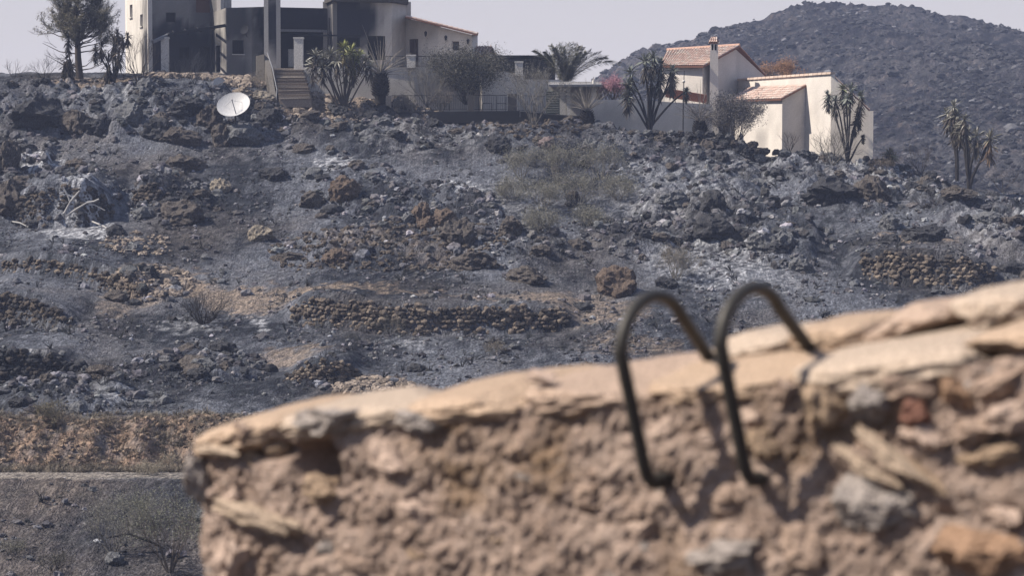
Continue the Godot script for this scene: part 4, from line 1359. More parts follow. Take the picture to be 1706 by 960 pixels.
func build_plants() -> void:
	var bare := [Color(.05, .045, .04), Color(.04, .035, .03), Color(.09, .075, .06)]
	var grey := [Color(.14, .15, .125), Color(.065, .058, .05), Color(.23, .235, .21)]
	var pale := [Color(.19, .185, .155), Color(.07, .06, .05), Color(.27, .26, .225)]
	var green := [Color(.185, .195, .065), Color(.12, .10, .055), Color(.26, .25, .12)]
	# burnt pine by the villa
	var foot := U(134, 128, 152)
	var pine := thing("burnt_pine", "tall half-burnt pine with dull needles beside the villa", "tree", foot)
	var mb := MB.new()
	var tips := PackedVector3Array()
	mb.tube(PackedVector3Array([Vector3(0, -.3, 0), U(131, 95, 152) - foot, U(130, 60, 152) - foot, U(127, 20, 152) - foot, U(131, -45, 152) - foot]), PackedFloat32Array([.26, .2, .17, .13, .05]), 8)
	for i in 120:
		var t := rng.randf_range(.30, 1.0)
		var p := (U(130, 82, 152) - foot).lerp(U(131, -45, 152) - foot, (t - .3) / .7) if t > .3 else Vector3.ZERO
		var a := rng.randf() * TAU
		var dir := Vector3(cos(a), rng.randf_range(.1, .7), sin(a)).normalized()
		grow(mb, p, dir, rng.randf_range(.75, 1.3) * lerpf(1.2, .55, t), .045, 3, .55, .05, tips, 4)
	for q in [[72, 72], [68, 46], [96, 95], [180, 70], [176, 100], [78, 92], [160, 95]]:
		var tip := U(q[0], q[1], 152 + rng.randf_range(-1, 1)) - foot
		var st := U(130, q[1] + 18, 152) - foot
		mb.tube(PackedVector3Array([st, st.lerp(tip, .5) - Vector3(0, .2, 0), tip]), PackedFloat32Array([.05, .03, .012]), 4)
		var t2 := PackedVector3Array()
		grow(mb, st.lerp(tip, .6), (tip - st).normalized(), .5, .02, 2, .6, .1, t2, 3)
		if q[0] > 130: tips.append_array(t2)
	part(pine, "trunk", mb.mesh(), M.bark, Vector3.ZERO)
	mb = MB.new()
	var kept := PackedVector3Array()
	for t in tips:
		var right := t.x > -.2
		if right or rng.randf() < .45: kept.append(t)
	for t in kept:
		for i in 20:
			var dir := Vector3(rng.randf_range(-1, 1), rng.randf_range(-.5, 1), rng.randf_range(-1, 1)).normalized()
			mb.col = mixc(Color(.075, .078, .058), Color(.18, .155, .11), rng.randf())
			mb.blade(t + dir * rng.randf() * .14, dir, dir.cross(Vector3(.3, .9, .2)).normalized(), .2, .024, .4)
	part(pine, "needles", mb.mesh(), M.leaf, Vector3.ZERO)
	# tree yuccas
	tree_yucca("burnt forked tree yucca right of the pine trunk", U(190, 140, 149), 149, [[190, 68, 14], [197, 55, 9], [214, 60, 9], [205, 64, 8], [181, 104, 20], [199, 88, 13], [170, 78, 12], [160, 84, 10]], .09, bare, "tree yuccas", "char_bark", 26, 40)
	tree_yucca("small burnt tree yucca left of the pine trunk", U(118, 126, 150), 150, [[115, 62, 12], [112, 98, 13], [120, 108, 12], [108, 110, 10]], .07, bare, "tree yuccas", "char_bark", 26, 40)
	tree_yucca("tree yucca with a yellow green crown beside the stairs", U(573, 192, 146.6), 146.6, [[584, 88, 19, green], [573, 80, 15, green], [597, 92, 14, green], [590, 100, 15, green], [526, 93, 16], [521, 110, 14], [551, 91, 17], [562, 102, 16], [537, 112, 15], [578, 106, 15], [609, 102, 15], [618, 110, 14], [540, 98, 14], [590, 122, 10, [Color(.09, .08, .06), Color(.06, .05, .04), Color(.12, .11, .09)]]], .075, pale, "tree yuccas", "bark", 50, 22)
	tree_yucca("big dark tree yucca before the grey garden wall", U(1082, 217, 145.6), 145.6, [[1050, 122, 16], [1046, 142, 17], [1046, 162, 14], [1074, 103, 17], [1088, 95, 15], [1101, 106, 15], [1084, 122, 16], [1098, 134, 15], [1120, 118, 14], [1119, 134, 14], [1143, 152, 8]], .10, grey, "tree yuccas", "char_bark", 46, 44)
	tree_yucca("slender tree yucca against the white house's end wall", U(1411, 272, 142.4), 142.4, [[1379, 160, 12], [1391, 168, 13], [1404, 149, 13, [Color(.15, .16, .09), Color(.05, .045, .04), Color(.2, .19, .14)]], [1418, 148, 12], [1411, 165, 12], [1433, 160, 12], [1430, 192, 11, bare], [1423, 208, 9, bare], [1437, 228, 5, bare]], .085, grey, "tree yuccas", "char_bark", 40, 44)
	tree_yucca("two-trunked tree yucca alone at the hill's edge", U(1613, 314, 143), 143, [[1612, 222, 15], [1627, 226, 17], [1648, 231, 19, [Color(.17, .155, .11), Color(.13, .09, .06), Color(.25, .23, .18)]], [1606, 199, 13], [1599, 214, 14]], .13, pale, "tree yuccas", "char_bark", 44, 50)
	tree_yucca("straight tree yucca behind the two-trunked one", U(1594, 298, 145), 145, [[1588, 178, 16], [1577, 190, 14], [1588, 206, 16], [1594, 192, 14]], .11, pale, "tree yuccas", "char_bark", 44, 50)
	tree_yucca("low stemless yucca clump right of the white house", U(1481, 276, 147), 147, [[1481, 258, 14], [1478, 263, 13], [1486, 264, 12]], .07, [Color(.16, .15, .09), Color(.1, .085, .06), Color(.22, .2, .14)], "tree yuccas", "bark", 60, 30)
	# palms
	burnt_palm("black-bulbed burnt palm with bare ribs before the tower", 634, 124, 162, 148, 14, [[604, 42], [627, 47], [612, 100], [660, 70], [672, 80], [690, 118], [700, 112], [705, 128], [655, 60], [600, 108], [640, 60], [645, 75]], "pale_rib", 26, 66)
	burnt_palm("short burnt palm with fanned ribs below the garden shelter", 978, 186, 220, 145.4, 12, [[950, 148], [967, 138], [976, 130], [1000, 146], [1006, 150], [990, 140], [940, 156], [1012, 168]], "pale_rib", 18, 52)
	burnt_palm("short burnt palm with long pale ribs before the right house", 1166, 203, 232, 145, 12, [[1167, 132], [1160, 140], [1140, 178], [1211, 176], [1186, 150], [1138, 196], [1176, 138], [1200, 160], [1218, 182], [1148, 160]], "pale_rib", 20, 56)
	var dp := thing("date_palm", "dry date palm with arching grey fronds over the garden shelter", "palm", U(941, 165, 154.5))
	mb = MB.new()
	mb.tube(PackedVector3Array([Vector3(0, -2.5, 0), Vector3(0, .4, 0), U(941, 138, 154.5) - dp.position]), PackedFloat32Array([.3, .3, .34]), 10)
	part(dp, "trunk", mb.mesh(), M.bark, Vector3.ZERO)
	var c := U(941, 138, 154.5) - dp.position
	for q in [[917, 79], [930, 76], [958, 75], [971, 83], [984, 91], [1000, 96], [1012, 104], [890, 90], [1034, 118], [945, 74], [923, 84], [938, 80], [950, 90], [965, 96], [935, 73], [951, 73], [925, 82], [964, 80], [940, 78], [908, 90], [976, 92]]:
		var tip := U(q[0], q[1], 154.5 + rng.randf_range(-1.5, 1.5)) - dp.position
		var fr := MB.new()
		var pts := PackedVector3Array()
		var radii := PackedFloat32Array()
		var arch := absf(tip.x - c.x) * .2 + .06
		for i in 12:
			var t := i / 11.0
			pts.append(c.lerp(tip, t) + Vector3(0, sin(t * PI * .8) * arch, 0))
			radii.append(lerpf(.035, .008, t))
		fr.col = Color(.16, .15, .11)
		fr.tube(pts, radii, 4)
		for i in range(2, 70):
			var t := i / 70.0
			var p := pts[int(t * 11)].lerp(pts[mini(11, int(t * 11) + 1)], fposmod(t * 11, 1.0))
			var along := (pts[mini(11, int(t * 11) + 1)] - pts[int(t * 11)]).normalized()
			var side := along.cross(Vector3(0, .25, 1)).normalized()
			for e in [-1.0, 1.0]:
				var dir: Vector3 = (along * .9 + side * e * .75 + Vector3(0, -.1, rng.randf_range(-.35, .35))).normalized()
				fr.col = mixc(Color(.08, .085, .068), Color(.21, .20, .165), rng.randf())
				fr.blade(p, dir, along.cross(dir).normalized(), .46 * (1.15 - t * .6), .07, .2)
		part(dp, "frond", fr.mesh(), M.leaf, Vector3.ZERO)
	# shrubs about the houses: px, foot py, height px, width px, depth offset
	var at := func(px: float, py: float, d: float) -> Vector3: return U(px, py, d)
	shrub("bare_shrub", "leafless many-stemmed shrub before the villa's white side wall", "shrub", G(233, 141), 2.6, 2.0, 9, 4, .035, "twig", "bare shrubs")
	shrub("bare_shrub", "fine leafless shrub before the sooty villa door", "shrub", G(324, 140), 1.9, 2.2, 9, 4, .022, "twig_blue", "bare shrubs")
	shrub("bare_shrub", "low leafless shrub right of the porch pillar", "shrub", G(296, 132), 1.3, 1.6, 7, 4, .02, "twig_blue", "bare shrubs")
	shrub("bare_shrub", "thin scorched shrub below the pine", "shrub", G(75, 132), 1.4, 2.2, 8, 4, .02, "twig", "bare shrubs")
	shrub("bare_shrub", "thin leaning twigs at the hill's far end", "shrub", G(25, 130), 1.2, 2.4, 6, 3, .018, "twig", "bare shrubs")
	shrub("grey_shrub", "pale grey twiggy shrub against the white retaining wall", "shrub", at.call(712, 176, 148.5), 2.3, 2.4, 14, 4, .022, "pale_twig", "grey shrubs", 2200, Color(.20, .19, .175), Color(.11, .10, .09), .03, .2)
	shrub("grey_shrub", "dusty low shrub behind the lower railing", "shrub", at.call(735, 186, 148), 1.4, 2.2, 12, 3, .022, "pale_twig", "grey shrubs", 2600, Color(.20, .18, .17), Color(.10, .09, .085), .035, .25)
	shrub("grey_shrub", "dusty shrub by the pale stone pillar", "shrub", at.call(675, 190, 147.2), 1.3, 2.0, 12, 3, .022, "pale_twig", "grey shrubs", 2000, Color(.20, .185, .165), Color(.11, .10, .09), .035, .25)
	shrub("grey_shrub", "burnt brush below the crowned tree yucca", "shrub", G(600, 205), 1.2, 2.6, 10, 4, .02, "twig_blue", "grey shrubs")
	shrub("grey_shrub", "thin burnt brush in front of the dark kerb", "shrub", G(705, 222), 1.5, 2.6, 12, 4, .02, "twig_blue", "grey shrubs")
	shrub("dense_bush", "dense round dark bush rising over the upper railing", "bush", at.call(776, 172, 149.2), 2.9, 3.6, 22, 4, .035, "char_bark", "", 26000, Color(.045, .045, .038), Color(.12, .115, .10), .055, .62)
	shrub("bare_shrub", "tall bare shrub with a leafy grey top beside the brown pillar", "shrub", G(889, 210), 3.2, 2.3, 13, 4, .035, "pale_twig", "bare shrubs", 3400, Color(.17, .165, .15), Color(.09, .085, .075), .04, .2)
	shrub("pink_bush", "pink bougainvillea bush above the brown lattice", "bush", at.call(1022, 166, 150.6), 1.3, 1.5, 10, 3, .025, "bark", "", 5200, Color(.38, .19, .235), Color(.26, .15, .165), .045, .3)
	shrub("brown_bush", "scorched orange brown bush behind the white house roof", "bush", at.call(1303, 150, 158), 1.7, 1.9, 12, 4, .03, "bark", "", 7000, Color(.34, .20, .12), Color(.20, .12, .075), .045, .26)
	shrub("dark_shrub", "dense charred shrub before the lean-to's sunlit wall", "shrub", at.call(1222, 244, 143.6), 2.5, 2.6, 20, 4, .03, "twig", "", 17000, Color(.06, .055, .06), Color(.15, .14, .135), .05, .4)
	shrub("bare_shrub", "spreading pale bare shrub at the white house's corner", "shrub", G(1384, 276), 2.1, 2.4, 12, 4, .032, "pale_twig", "bare shrubs")
	shrub("bare_shrub", "small bare shrub at the lean-to's side wall", "shrub", at.call(1315, 250, 142.8), 1.2, 1.4, 8, 3, .02, "twig", "bare shrubs")
	shrub("bare_shrub", "bare charred shrub between the white house and the lone yuccas", "shrub", G(1532, 288), 1.8, 2.4, 10, 4, .025, "twig", "bare shrubs")
	shrub("bare_shrub", "thin burnt saplings right of the two-trunked yucca", "shrub", G(1668, 318), 1.5, 2.2, 7, 3, .018, "twig", "bare shrubs")
	shrub("grey_shrub", "low brown brush at the foot of the white house's end", "shrub", G(1470, 285), .9, 1.8, 9, 3, .018, "bark", "grey shrubs", 900, Color(.16, .13, .10), Color(.09, .08, .07), .035, .2)
	shrub("grey_shrub", "dry twiggy brush beside the stair handrail", "shrub", G(432, 150), 1.1, 1.6, 12, 4, .016, "pale_twig", "grey shrubs", 900, Color(.2, .17, .14), Color(.1, .09, .08), .03, .2)
	# the olive grey thicket at mid-slope
	var thicket := [[868, 300, 1.6, 2.6, "olive grey shrub at the thicket's upper corner"], [930, 310, 2.1, 3.0, "tallest olive grey shrub of the mid-slope thicket"], [1000, 300, 1.9, 2.6, "olive grey shrub at the thicket's end by pale ash"], [905, 350, 1.5, 2.6, "leafy grey shrub in the thicket's middle"], [965, 345, 1.7, 2.8, "olive shrub low in the thicket"], [1030, 335, 1.3, 2.2, "sparse shrub at the thicket's shaded edge"], [900, 390, 1.2, 2.2, "low brownish shrub at the thicket's foot"], [850, 335, 1.1, 2.2, "twiggy silver shrub at the thicket's side"], [985, 380, 1.0, 2.0, "small leafless shrub under the thicket"]]
	for t in thicket:
		shrub("olive_shrub", t[4], "shrub", G(t[0], t[1]), t[2], t[3], 13, 4, .022, "pale_twig", "olive grey shrubs", 4200, Color(.115, .11, .085), Color(.20, .19, .16), .04, .42)
	shrub("mound_shrub", "rounded grey brown mound shrub in pale ash", "shrub", G(1125, 468), 1.5, 1.9, 16, 4, .018, "pale_twig", "", 4800, Color(.20, .175, .14), Color(.11, .10, .085), .032, .22)
	shrub("mound_shrub", "small tawny mound shrub above the tank wall", "shrub", G(826, 593), .7, .9, 14, 3, .012, "pale_twig", "", 1500, Color(.19, .16, .12), Color(.11, .095, .08), .025, .14)
	var rs := shrub("burnt_round_shrub", "round black shrub of radiating twigs by the spilled stones", "shrub", G(338, 540), 1.5, 3.0, 30, 4, .018, "char_bark")
	rs.set_meta("group", "")
	rs.remove_meta("group")
	shrub("burnt_round_shrub", "small burnt thorn shrub below the round black one", "shrub", G(172, 640), 1.0, 1.6, 10, 4, .014, "char_bark")
	shrub("bare_shrub", "white ash-grey stems in front of the short terrace wall", "shrub", G(80, 548), .7, 2.0, 9, 3, .014, "pale_twig", "bare shrubs")
	shrub("bare_shrub", "grey scrub against the middle of the long terrace wall", "shrub", G(650, 556), .9, 2.4, 14, 4, .014, "pale_twig", "bare shrubs", 900, Color(.14, .13, .12), Color(.08, .08, .075), .025, .15)
	shrub("bare_shrub", "thin stems by the pale ash at the slope's far side", "shrub", G(50, 288), 1.3, 1.6, 5, 3, .016, "twig", "bare shrubs")
	shrub("grey_shrub", "grey brush on the rocks above the far terrace wall", "shrub", G(1545, 350), 1.0, 2.2, 12, 4, .016, "twig", "grey shrubs", 900, Color(.11, .11, .115), Color(.07, .07, .07), .03, .2)
	shrub("bare_shrub", "pale bare sprig on ash below the white house", "shrub", G(1240, 300), .9, 1.2, 6, 3, .014, "pale_twig", "bare shrubs")
	# shrubs by the road
	shrub("road_shrub", "dusty green shrub hanging over the cut bank", "shrub", G(85, 705), .8, 1.2, 12, 3, .014, "bark", "roadside shrubs", 2600, Color(.10, .095, .06), Color(.17, .14, .10), .03, .18)
	shrub("road_shrub", "straw-coloured tuft at the bank's foot", "shrub", G(250, 790), .6, 1.4, 16, 3, .01, "straw", "roadside shrubs", 1600, Color(.30, .26, .20), Color(.18, .16, .12), .025, .14)
	shrub("road_shrub", "pale grass tuft beside the road near the tank wall", "shrub", G(285, 775), .6, 1.0, 14, 3, .01, "straw", "roadside shrubs", 900, Color(.28, .25, .2), Color(.2, .17, .13), .025, .14)
	shrub("road_shrub", "brown tuft on top of the cut bank", "shrub", G(180, 712), .5, 1.3, 12, 3, .01, "bark", "roadside shrubs", 900, Color(.2, .16, .11), Color(.12, .1, .08), .025, .14)
	shrub("leafy_shrub", "leafy grey green shrub below the road by the tank wall", "shrub", G(285, 955), 2.2, 1.9, 14, 4, .022, "bark", "roadside shrubs", 4200, Color(.085, .088, .06), Color(.2, .2, .15), .03, .22)
	shrub("leafy_shrub", "silvery shrub with a bare dark bough below the road", "shrub", G(190, 925), 1.7, 2.2, 13, 4, .02, "pale_twig", "roadside shrubs", 2600, Color(.12, .12, .095), Color(.22, .21, .18), .026, .24)
	shrub("leafy_shrub", "pale thicket beside the silvery shrub below the road", "shrub", G(235, 880), 1.2, 1.8, 12, 4, .016, "pale_twig", "roadside shrubs", 2000, Color(.12, .12, .085), Color(.22, .21, .17), .026, .18)
	shrub("road_shrub", "low grey cushion at the picture's lower corner", "shrub", G(25, 925), .6, 1.2, 14, 3, .01, "pale_twig", "roadside shrubs", 1500, Color(.17, .16, .13), Color(.1, .095, .08), .025, .14)
	shrub("road_shrub", "dark cushion shrub at the picture's lower edge", "shrub", G(90, 955), .8, 1.6, 14, 3, .012, "char_bark", "roadside shrubs", 1200, Color(.09, .085, .06), Color(.06, .055, .05), .025, .16)
	mb = MB.new()
	var lg := G(215, 905)
	mb.tube(PackedVector3Array([U(178, 897, -lg.z - 1) - lg, U(215, 890, -lg.z - 1) - lg, U(250, 902, -lg.z - 1) - lg, U(275, 915, -lg.z - 1) - lg]), PackedFloat32Array([.03, .05, .05, .03]), 6)
	mb.tube(PackedVector3Array([U(215, 890, -lg.z - 1) - lg, U(214, 865, -lg.z - 1) - lg, U(206, 850, -lg.z - 1) - lg]), PackedFloat32Array([.03, .022, .01]), 5)
	tag(part(self, "dead_bough", mb.mesh(), M.char_bark, lg), "dark dead bough lying through the silvery shrub", "branch")
	# fallen white branches
	var wb := thing("fallen_branch", "bleached fallen branch arching over white ash", "branch", G(111, 362))
	for br in [[[111, 360], [131, 347], [146, 338], [161, 343], [176, 351]], [[108, 356], [118, 337], [113, 324], [106, 311]], [[118, 337], [128, 325], [134, 318]], [[146, 338], [158, 336], [166, 332]]]:
		mb = MB.new()
		var pth := PackedVector3Array()
		var rr := PackedFloat32Array()
		for i in br.size():
			pth.append(U(br[i][0], br[i][1], -wb.position.z - .9) - wb.position); rr.append(.07 * (1.0 - .16 * i))
		mb.tube(pth, rr, 6)
		part(wb, "limb", mb.mesh(), M.bleached, Vector3.ZERO)
	for q in [[150, 370, 195, 392, "bleached stick lying on the white ash patch"], [20, 372, 48, 380, "pale stick at the foot of the dark terrace wall"], [797, 410, 803, 430, "thin pale stick standing in brown stones"]]:
		mb = MB.new()
		var p0 := G(q[0], q[1])
		var p1 := G(q[2], q[3])
		if q[0] == 797: p1 = p0 + Vector3(.15, -.6, 0)
		mb.tube(PackedVector3Array([Vector3(0, .08, 0), (p1 - p0) * .5 + Vector3(0, .14, 0), p1 - p0 + Vector3(0, .05, 0)]), PackedFloat32Array([.05, .045, .03]), 5)
		tag(part(self, "stick", mb.mesh(), M.bleached, p0), q[4], "stick")
	mb = MB.new()
	for i in 26:
		var a := rng.randf() * TAU
		var e := rng.randf_range(.2, .9)
		mb.blade(Vector3(cos(a), 0, sin(a)) * rng.randf() * .3, Vector3(cos(a) * e, 1, sin(a) * e).normalized(), Vector3(-sin(a), 0, cos(a)), rng.randf_range(.5, 1.2), .04, .3)
	scatter("dry_grass", "dry straw-coloured grass along the cut bank and the road edge", "grass", mb.mesh(), 2200, func():
		var q := rng.randf()
		return Vector2(rng.randf_range(-21, -9.5), -(rng.randf_range(88.4, 89.4) if q < .5 else rng.randf_range(89.4, 92.6))),
		func(): return rng.randf_range(.12, .4), func():
			var g := rng.randf_range(.16, .42)
			return Color(g, g * .85, g * .66), "tint", -.05)
	# burnt grass stubs all over: nobody could count them
	mb = MB.new()
	for i in 12:
		var a := rng.randf() * TAU
		mb.tube(PackedVector3Array([Vector3.ZERO, Vector3(cos(a) * .25, rng.randf_range(.4, .8), sin(a) * .25), Vector3(cos(a) * .5, rng.randf_range(.6, 1.1), sin(a) * .5)]), PackedFloat32Array([.03, .02, .01]), 3)
	scatter("burnt_stubble", "thin charred stubble standing all over the burnt slope", "stubble", mb.mesh(), 900, anywhere, func(): return rng.randf_range(.15, .55), func(): return Color(1, 1, 1) * rng.randf_range(.03, .13), "tint", -.05)

# ---------------------------------------------------------------- the tank wall close to the camera
const TH := 0.66
var WT := Vector3(cos(TH), 0, sin(TH))
var WN := Vector3(-sin(TH), 0, cos(TH))
var WO := Vector3.ZERO
func FW(px: float, py: float, out := 0.0) -> Vector3:      # where the line of sight meets the wall's face, out metres proud of it
	var r := (U(px, py, 1.0) - EYE)
	return EYE + r * ((WO + WN * out - EYE).dot(WN) / r.dot(WN))
const LIP := [[322, 738], [400, 716], [480, 704], [600, 690], [720, 676], [830, 664], [940, 652], [1040, 645], [1200, 632], [1340, 622], [1500, 606], [1620, 585], [1720, 562], [1850, 545], [2150, 505], [2500, 460]]
func along(p: Vector3) -> float:
	return (p - WO).dot(WT)
var lip_t := []
func lip_y(t: float) -> float:
	for i in lip_t.size() - 1:
		if t <= lip_t[i + 1][0] or i == lip_t.size() - 2:
			return lerpf(lip_t[i][1], lip_t[i + 1][1], clampf((t - lip_t[i][0]) / (lip_t[i + 1][0] - lip_t[i][0]), -.2, 1.3))
	return 0.0
func build_tank_wall() -> void:
	WO = U(1050, 640, 9.5)
	for q in LIP:
		var p := FW(q[0], q[1])
		lip_t.append([along(p), p.y])
	var t0: float = lip_t[0][0]
	var t1: float = lip_t[-1][0]
	var low := 16.9
	var root := thing("tank_wall", "rough sunlit stone wall of a water tank with flat coping slabs", "wall", WO + Vector3(0, low - WO.y, 0))
	# mortar body: rough face, flat back, end and base
	var nx := 440
	var ny := 130
	var pos := PackedVector3Array()
	var col := PackedColorArray()
	for j in ny:
		for i in nx:
			var t := lerpf(t0, t1, i / (nx - 1.0))
			var top := lip_y(t) - .045
			var y := lerpf(low, top, j / (ny - 1.0))
			var q := Vector3(t * 4.2, y * 5.0, 0)
			var lum: float = noi.lump.get_noise_3dv(q)
			var c1: float = noi.cell.get_noise_3d(t * 7.5 + lum * .8, y * 9.5, 3)
			var c2: float = noi.cell.get_noise_3d(t * 19.0, y * 21.0 + lum, 8)
			var out: float = .022 * lum - .026 * c1 - .026 * c2 - .03 + .014 * noi.lump.get_noise_3dv(q * 6.0)
			var edge := clampf((t - t0) / .12, 0, 1)
			out -= (1.0 - edge) * .06
			# the hollow under the coping at the wall's end
			var hol := pow((t - along(FW(528, 770))) / .13, 2) + pow((y - FW(528, 770).y) / .11, 2)
			out -= .22 * clampf(1.3 - hol, 0, 1)
			var hol2 := pow((t - along(FW(420, 735))) / .3, 2) + pow((y - FW(420, 745).y) / .05, 2)
			out -= .10 * clampf(1.3 - hol2, 0, 1)
			pos.append(WO + WT * t + WN * out + Vector3(0, y - WO.y, 0))
			var mixv: float = noi.fine.get_noise_2d(t * 2.0, y * 2.4)
			var m2: float = noi.grain.get_noise_2d(t * 6.0 + 9, y * 7.0)
			var k := mixc(Color(.51, .375, .30), Color(.68, .515, .42), .5 + mixv * 1.2)
			k = mixc(k, Color(.36, .24, .15), clampf(noi.fine.get_noise_2d(t * 1.1 + 60, y * 1.6) * 2.2 - .35, 0, .8))
			k = mixc(k, Color(.26, .21, .185), clampf(m2 * 1.2, 0, .5))
			col.append(k * (.95 + .35 * m2))
	part(root, "mortar_face", sheet(nx, ny, pos, col), M.mortar)
	var b := MB.new()
	var n := 24
	for i in n:
		var ta := lerpf(t0 + .05, t1, float(i) / n)
		var tb := lerpf(t0 + .05, t1, (i + 1.0) / n)
		var P := func(t: float, y: float, o: float) -> Vector3: return WO + WT * t + WN * o + Vector3(0, y - WO.y, 0)
		b.hexa([P.call(ta, low, -.32), P.call(tb, low, -.32), P.call(tb, low, -.62), P.call(ta, low, -.62), P.call(ta, lip_y(ta) - .08, -.32), P.call(tb, lip_y(tb) - .08, -.32), P.call(tb, lip_y(tb) + .02, -.62), P.call(ta, lip_y(ta) + .02, -.62)])
	part(root, "core", b.mesh(), M.mortar_core)
	# face stones
	var shapes := []
	for i in 9: shapes.append(rock(700 + i, 2, Vector3.ONE, 12, .22, 3.4))
	var spots := []
	var tries := 0
	while spots.size() < 290 and tries < 16000:
		tries += 1
		var t := rng.randf_range(t0 + .06, minf(t1 - .02, along(FW(1900, 700))))
		var y := rng.randf_range(17.9, lip_y(t) - .06)
		var r := rng.randf_range(.022, .06) if rng.randf() < .8 else rng.randf_range(.06, .095)
		var ok := true
		for s in spots:
			if Vector2((t - s[0]) * .8, y - s[1]).length() < (r + s[2]) * .82: ok = false; break
		if (U(0, 0, 1) != Vector3.ZERO) and Vector2(t - along(FW(528, 770)), y - FW(528, 770).y).length() < .12 + r: ok = false
		if ok: spots.append([t, y, r])
	var tones := ["fg_pink", "fg_pink", "fg_brown", "fg_ochre", "fg_grey", "fg_pink", "fg_brown"]
	for s in spots:
		var o := MeshInstance3D.new()
		o.name = "stone"
		o.mesh = shapes[rng.randi() % 9]
		o.material_override = M[tones[rng.randi() % tones.size()]]
		o.transform = Transform3D(Basis.from_euler(Vector3(rng.randf_range(-.3, .3), -TH + rng.randf_range(-.4, .4), rng.randf_range(-.5, .5))).scaled_local(Vector3(s[2] * rng.randf_range(1.0, 1.6), s[2] * rng.randf_range(.6, .95), s[2] * .62)), WO + WT * s[0] + WN * rng.randf_range(-.05, -.02) + Vector3(0, s[1] - WO.y, 0) - root.position)
		root.add_child(o, true)
	# stones seen singly: px, py, half width px, half height px, proud, turn, tone
	for q in [[1375, 672, 34, 30, .02, .1, "fg_ochre"], [1450, 668, 34, 34, .03, -.2, "fg_grey"], [1310, 655, 26, 26, .0, 0, "fg_brown"], [1590, 655, 30, 24, .0, 0, "fg_rust"], [1525, 690, 22, 24, .02, .4, "fg_red"], [1540, 728, 40, 22, .03, .2, "fg_pink"], [1400, 628, 44, 16, -.02, 0, "fg_brown"], [1510, 640, 60, 22, -.01, -.1, "fg_brown"], [1660, 640, 50, 20, .01, -.4, "fg_brown"],
			[1490, 765, 72, 15, .05, .55, "fg_cream"], [1445, 780, 62, 12, .04, .5, "fg_cream"], [1530, 790, 50, 12, .03, .5, "fg_ochre"], [360, 752, 46, 9, .05, 0, "fg_cream"], [330, 800, 22, 36, .0, .1, "fg_grey"], [410, 722, 26, 20, .0, 0, "fg_brown"], [545, 700, 60, 22, .04, -.1, "fg_grey"], [535, 815, 30, 22, .01, .3, "fg_ochre"], [430, 860, 80, 16, .04, .1, "fg_cream"], [900, 630, 30, 12, .0, 0, "fg_pink"], [1270, 740, 34, 30, .02, .3, "fg_ochre"], [1620, 720, 40, 22, .03, -.3, "fg_brown"], [1690, 690, 44, 24, .04, -.5, "fg_pink"], [1650, 760, 60, 16, .03, -.2, "fg_ochre"], [1640, 920, 70, 34, .03, .1, "fg_rust"], [1460, 840, 60, 40, .02, .2, "fg_grey"], [700, 700, 40, 16, .02, 0, "fg_grey"], [1200, 930, 70, 26, .03, -.1, "fg_grey"], [392, 930, 34, 50, -.01, .2, "fg_pink"]]:
		var p := FW(q[0], q[1], q[4] - .02)
		var k := -p.z / F
		var o := MeshInstance3D.new()
		o.name = "stone"
		o.mesh = shapes[int(q[0]) % 9]
		o.material_override = M[q[6]]
		o.transform = Transform3D(Basis.from_euler(Vector3(0, -TH, 0)) * Basis(Vector3(0, 0, 1), -q[5]) * Basis.from_scale(Vector3(q[2] * k * 1.22, q[3] * k * 1.1, minf(.09, q[3] * k * 1.3))), p - root.position)
		root.add_child(o, true)
	# coping: front slabs, then the raised back row
	var t := t0 - .06
	var i := 0
	while t < t1:
		var ln := rng.randf_range(.55, .95)
		var mid := t + ln * .5
		var thick := rng.randf_range(.10, .125) if mid < 0.6 else rng.randf_range(.12, .15)
		var dip := (lip_y(t + ln) - lip_y(t)) / ln
		var s := Vector3(ln * .56, thick * .62, .36)
		var o := MeshInstance3D.new()
		o.name = "coping_slab"
		o.mesh = rock(740 + i, 4, s, 2, .05, 3.6, true, 3.2)
		o.material_override = M[["fg_slab", "fg_slab_pale", "fg_slab", "fg_slab_rose"][i % 4]]
		o.transform = Transform3D(Basis.from_euler(Vector3(0, -TH, 0)) * Basis(Vector3(0, 0, 1), atan(dip)) * Basis(Vector3(1, 0, 0), .13 + rng.randf_range(-.02, .02)), WO + WT * mid + WN * (-.36 + .028 + rng.randf_range(-.01, .01)) + Vector3(0, lip_y(mid) + .012 - thick * .1 - WO.y, 0) - root.position)
		root.add_child(o, true)
		t += ln * .9
		i += 1
	for q in [[1290, 562, 100, 14], [1420, 548, 90, 18], [1550, 527, 100, 20], [1690, 506, 95, 26], [1840, 490, 90, 26], [1990, 470, 95, 26], [2150, 450, 100, 28], [2320, 425, 110, 28]]:
		var p := FW(q[0], q[1] + 8, -.64)
		var k := -p.z / F
		var s := Vector3(q[2] * k * .9, q[3] * k * 1.5, .26)
		var o := MeshInstance3D.new()
		o.name = "coping_slab"
		o.mesh = rock(780 + i, 4, s, 2, .05, 4.2, true, 3.0)
		o.material_override = M[["fg_slab_pale", "fg_slab", "fg_slab_rose"][i % 3]]
		o.transform = Transform3D(Basis.from_euler(Vector3(0, -TH, 0)) * Basis(Vector3(0, 0, 1), .13) * Basis(Vector3(1, 0, 0), .1), p - root.position)
		root.add_child(o, true)
		i += 1
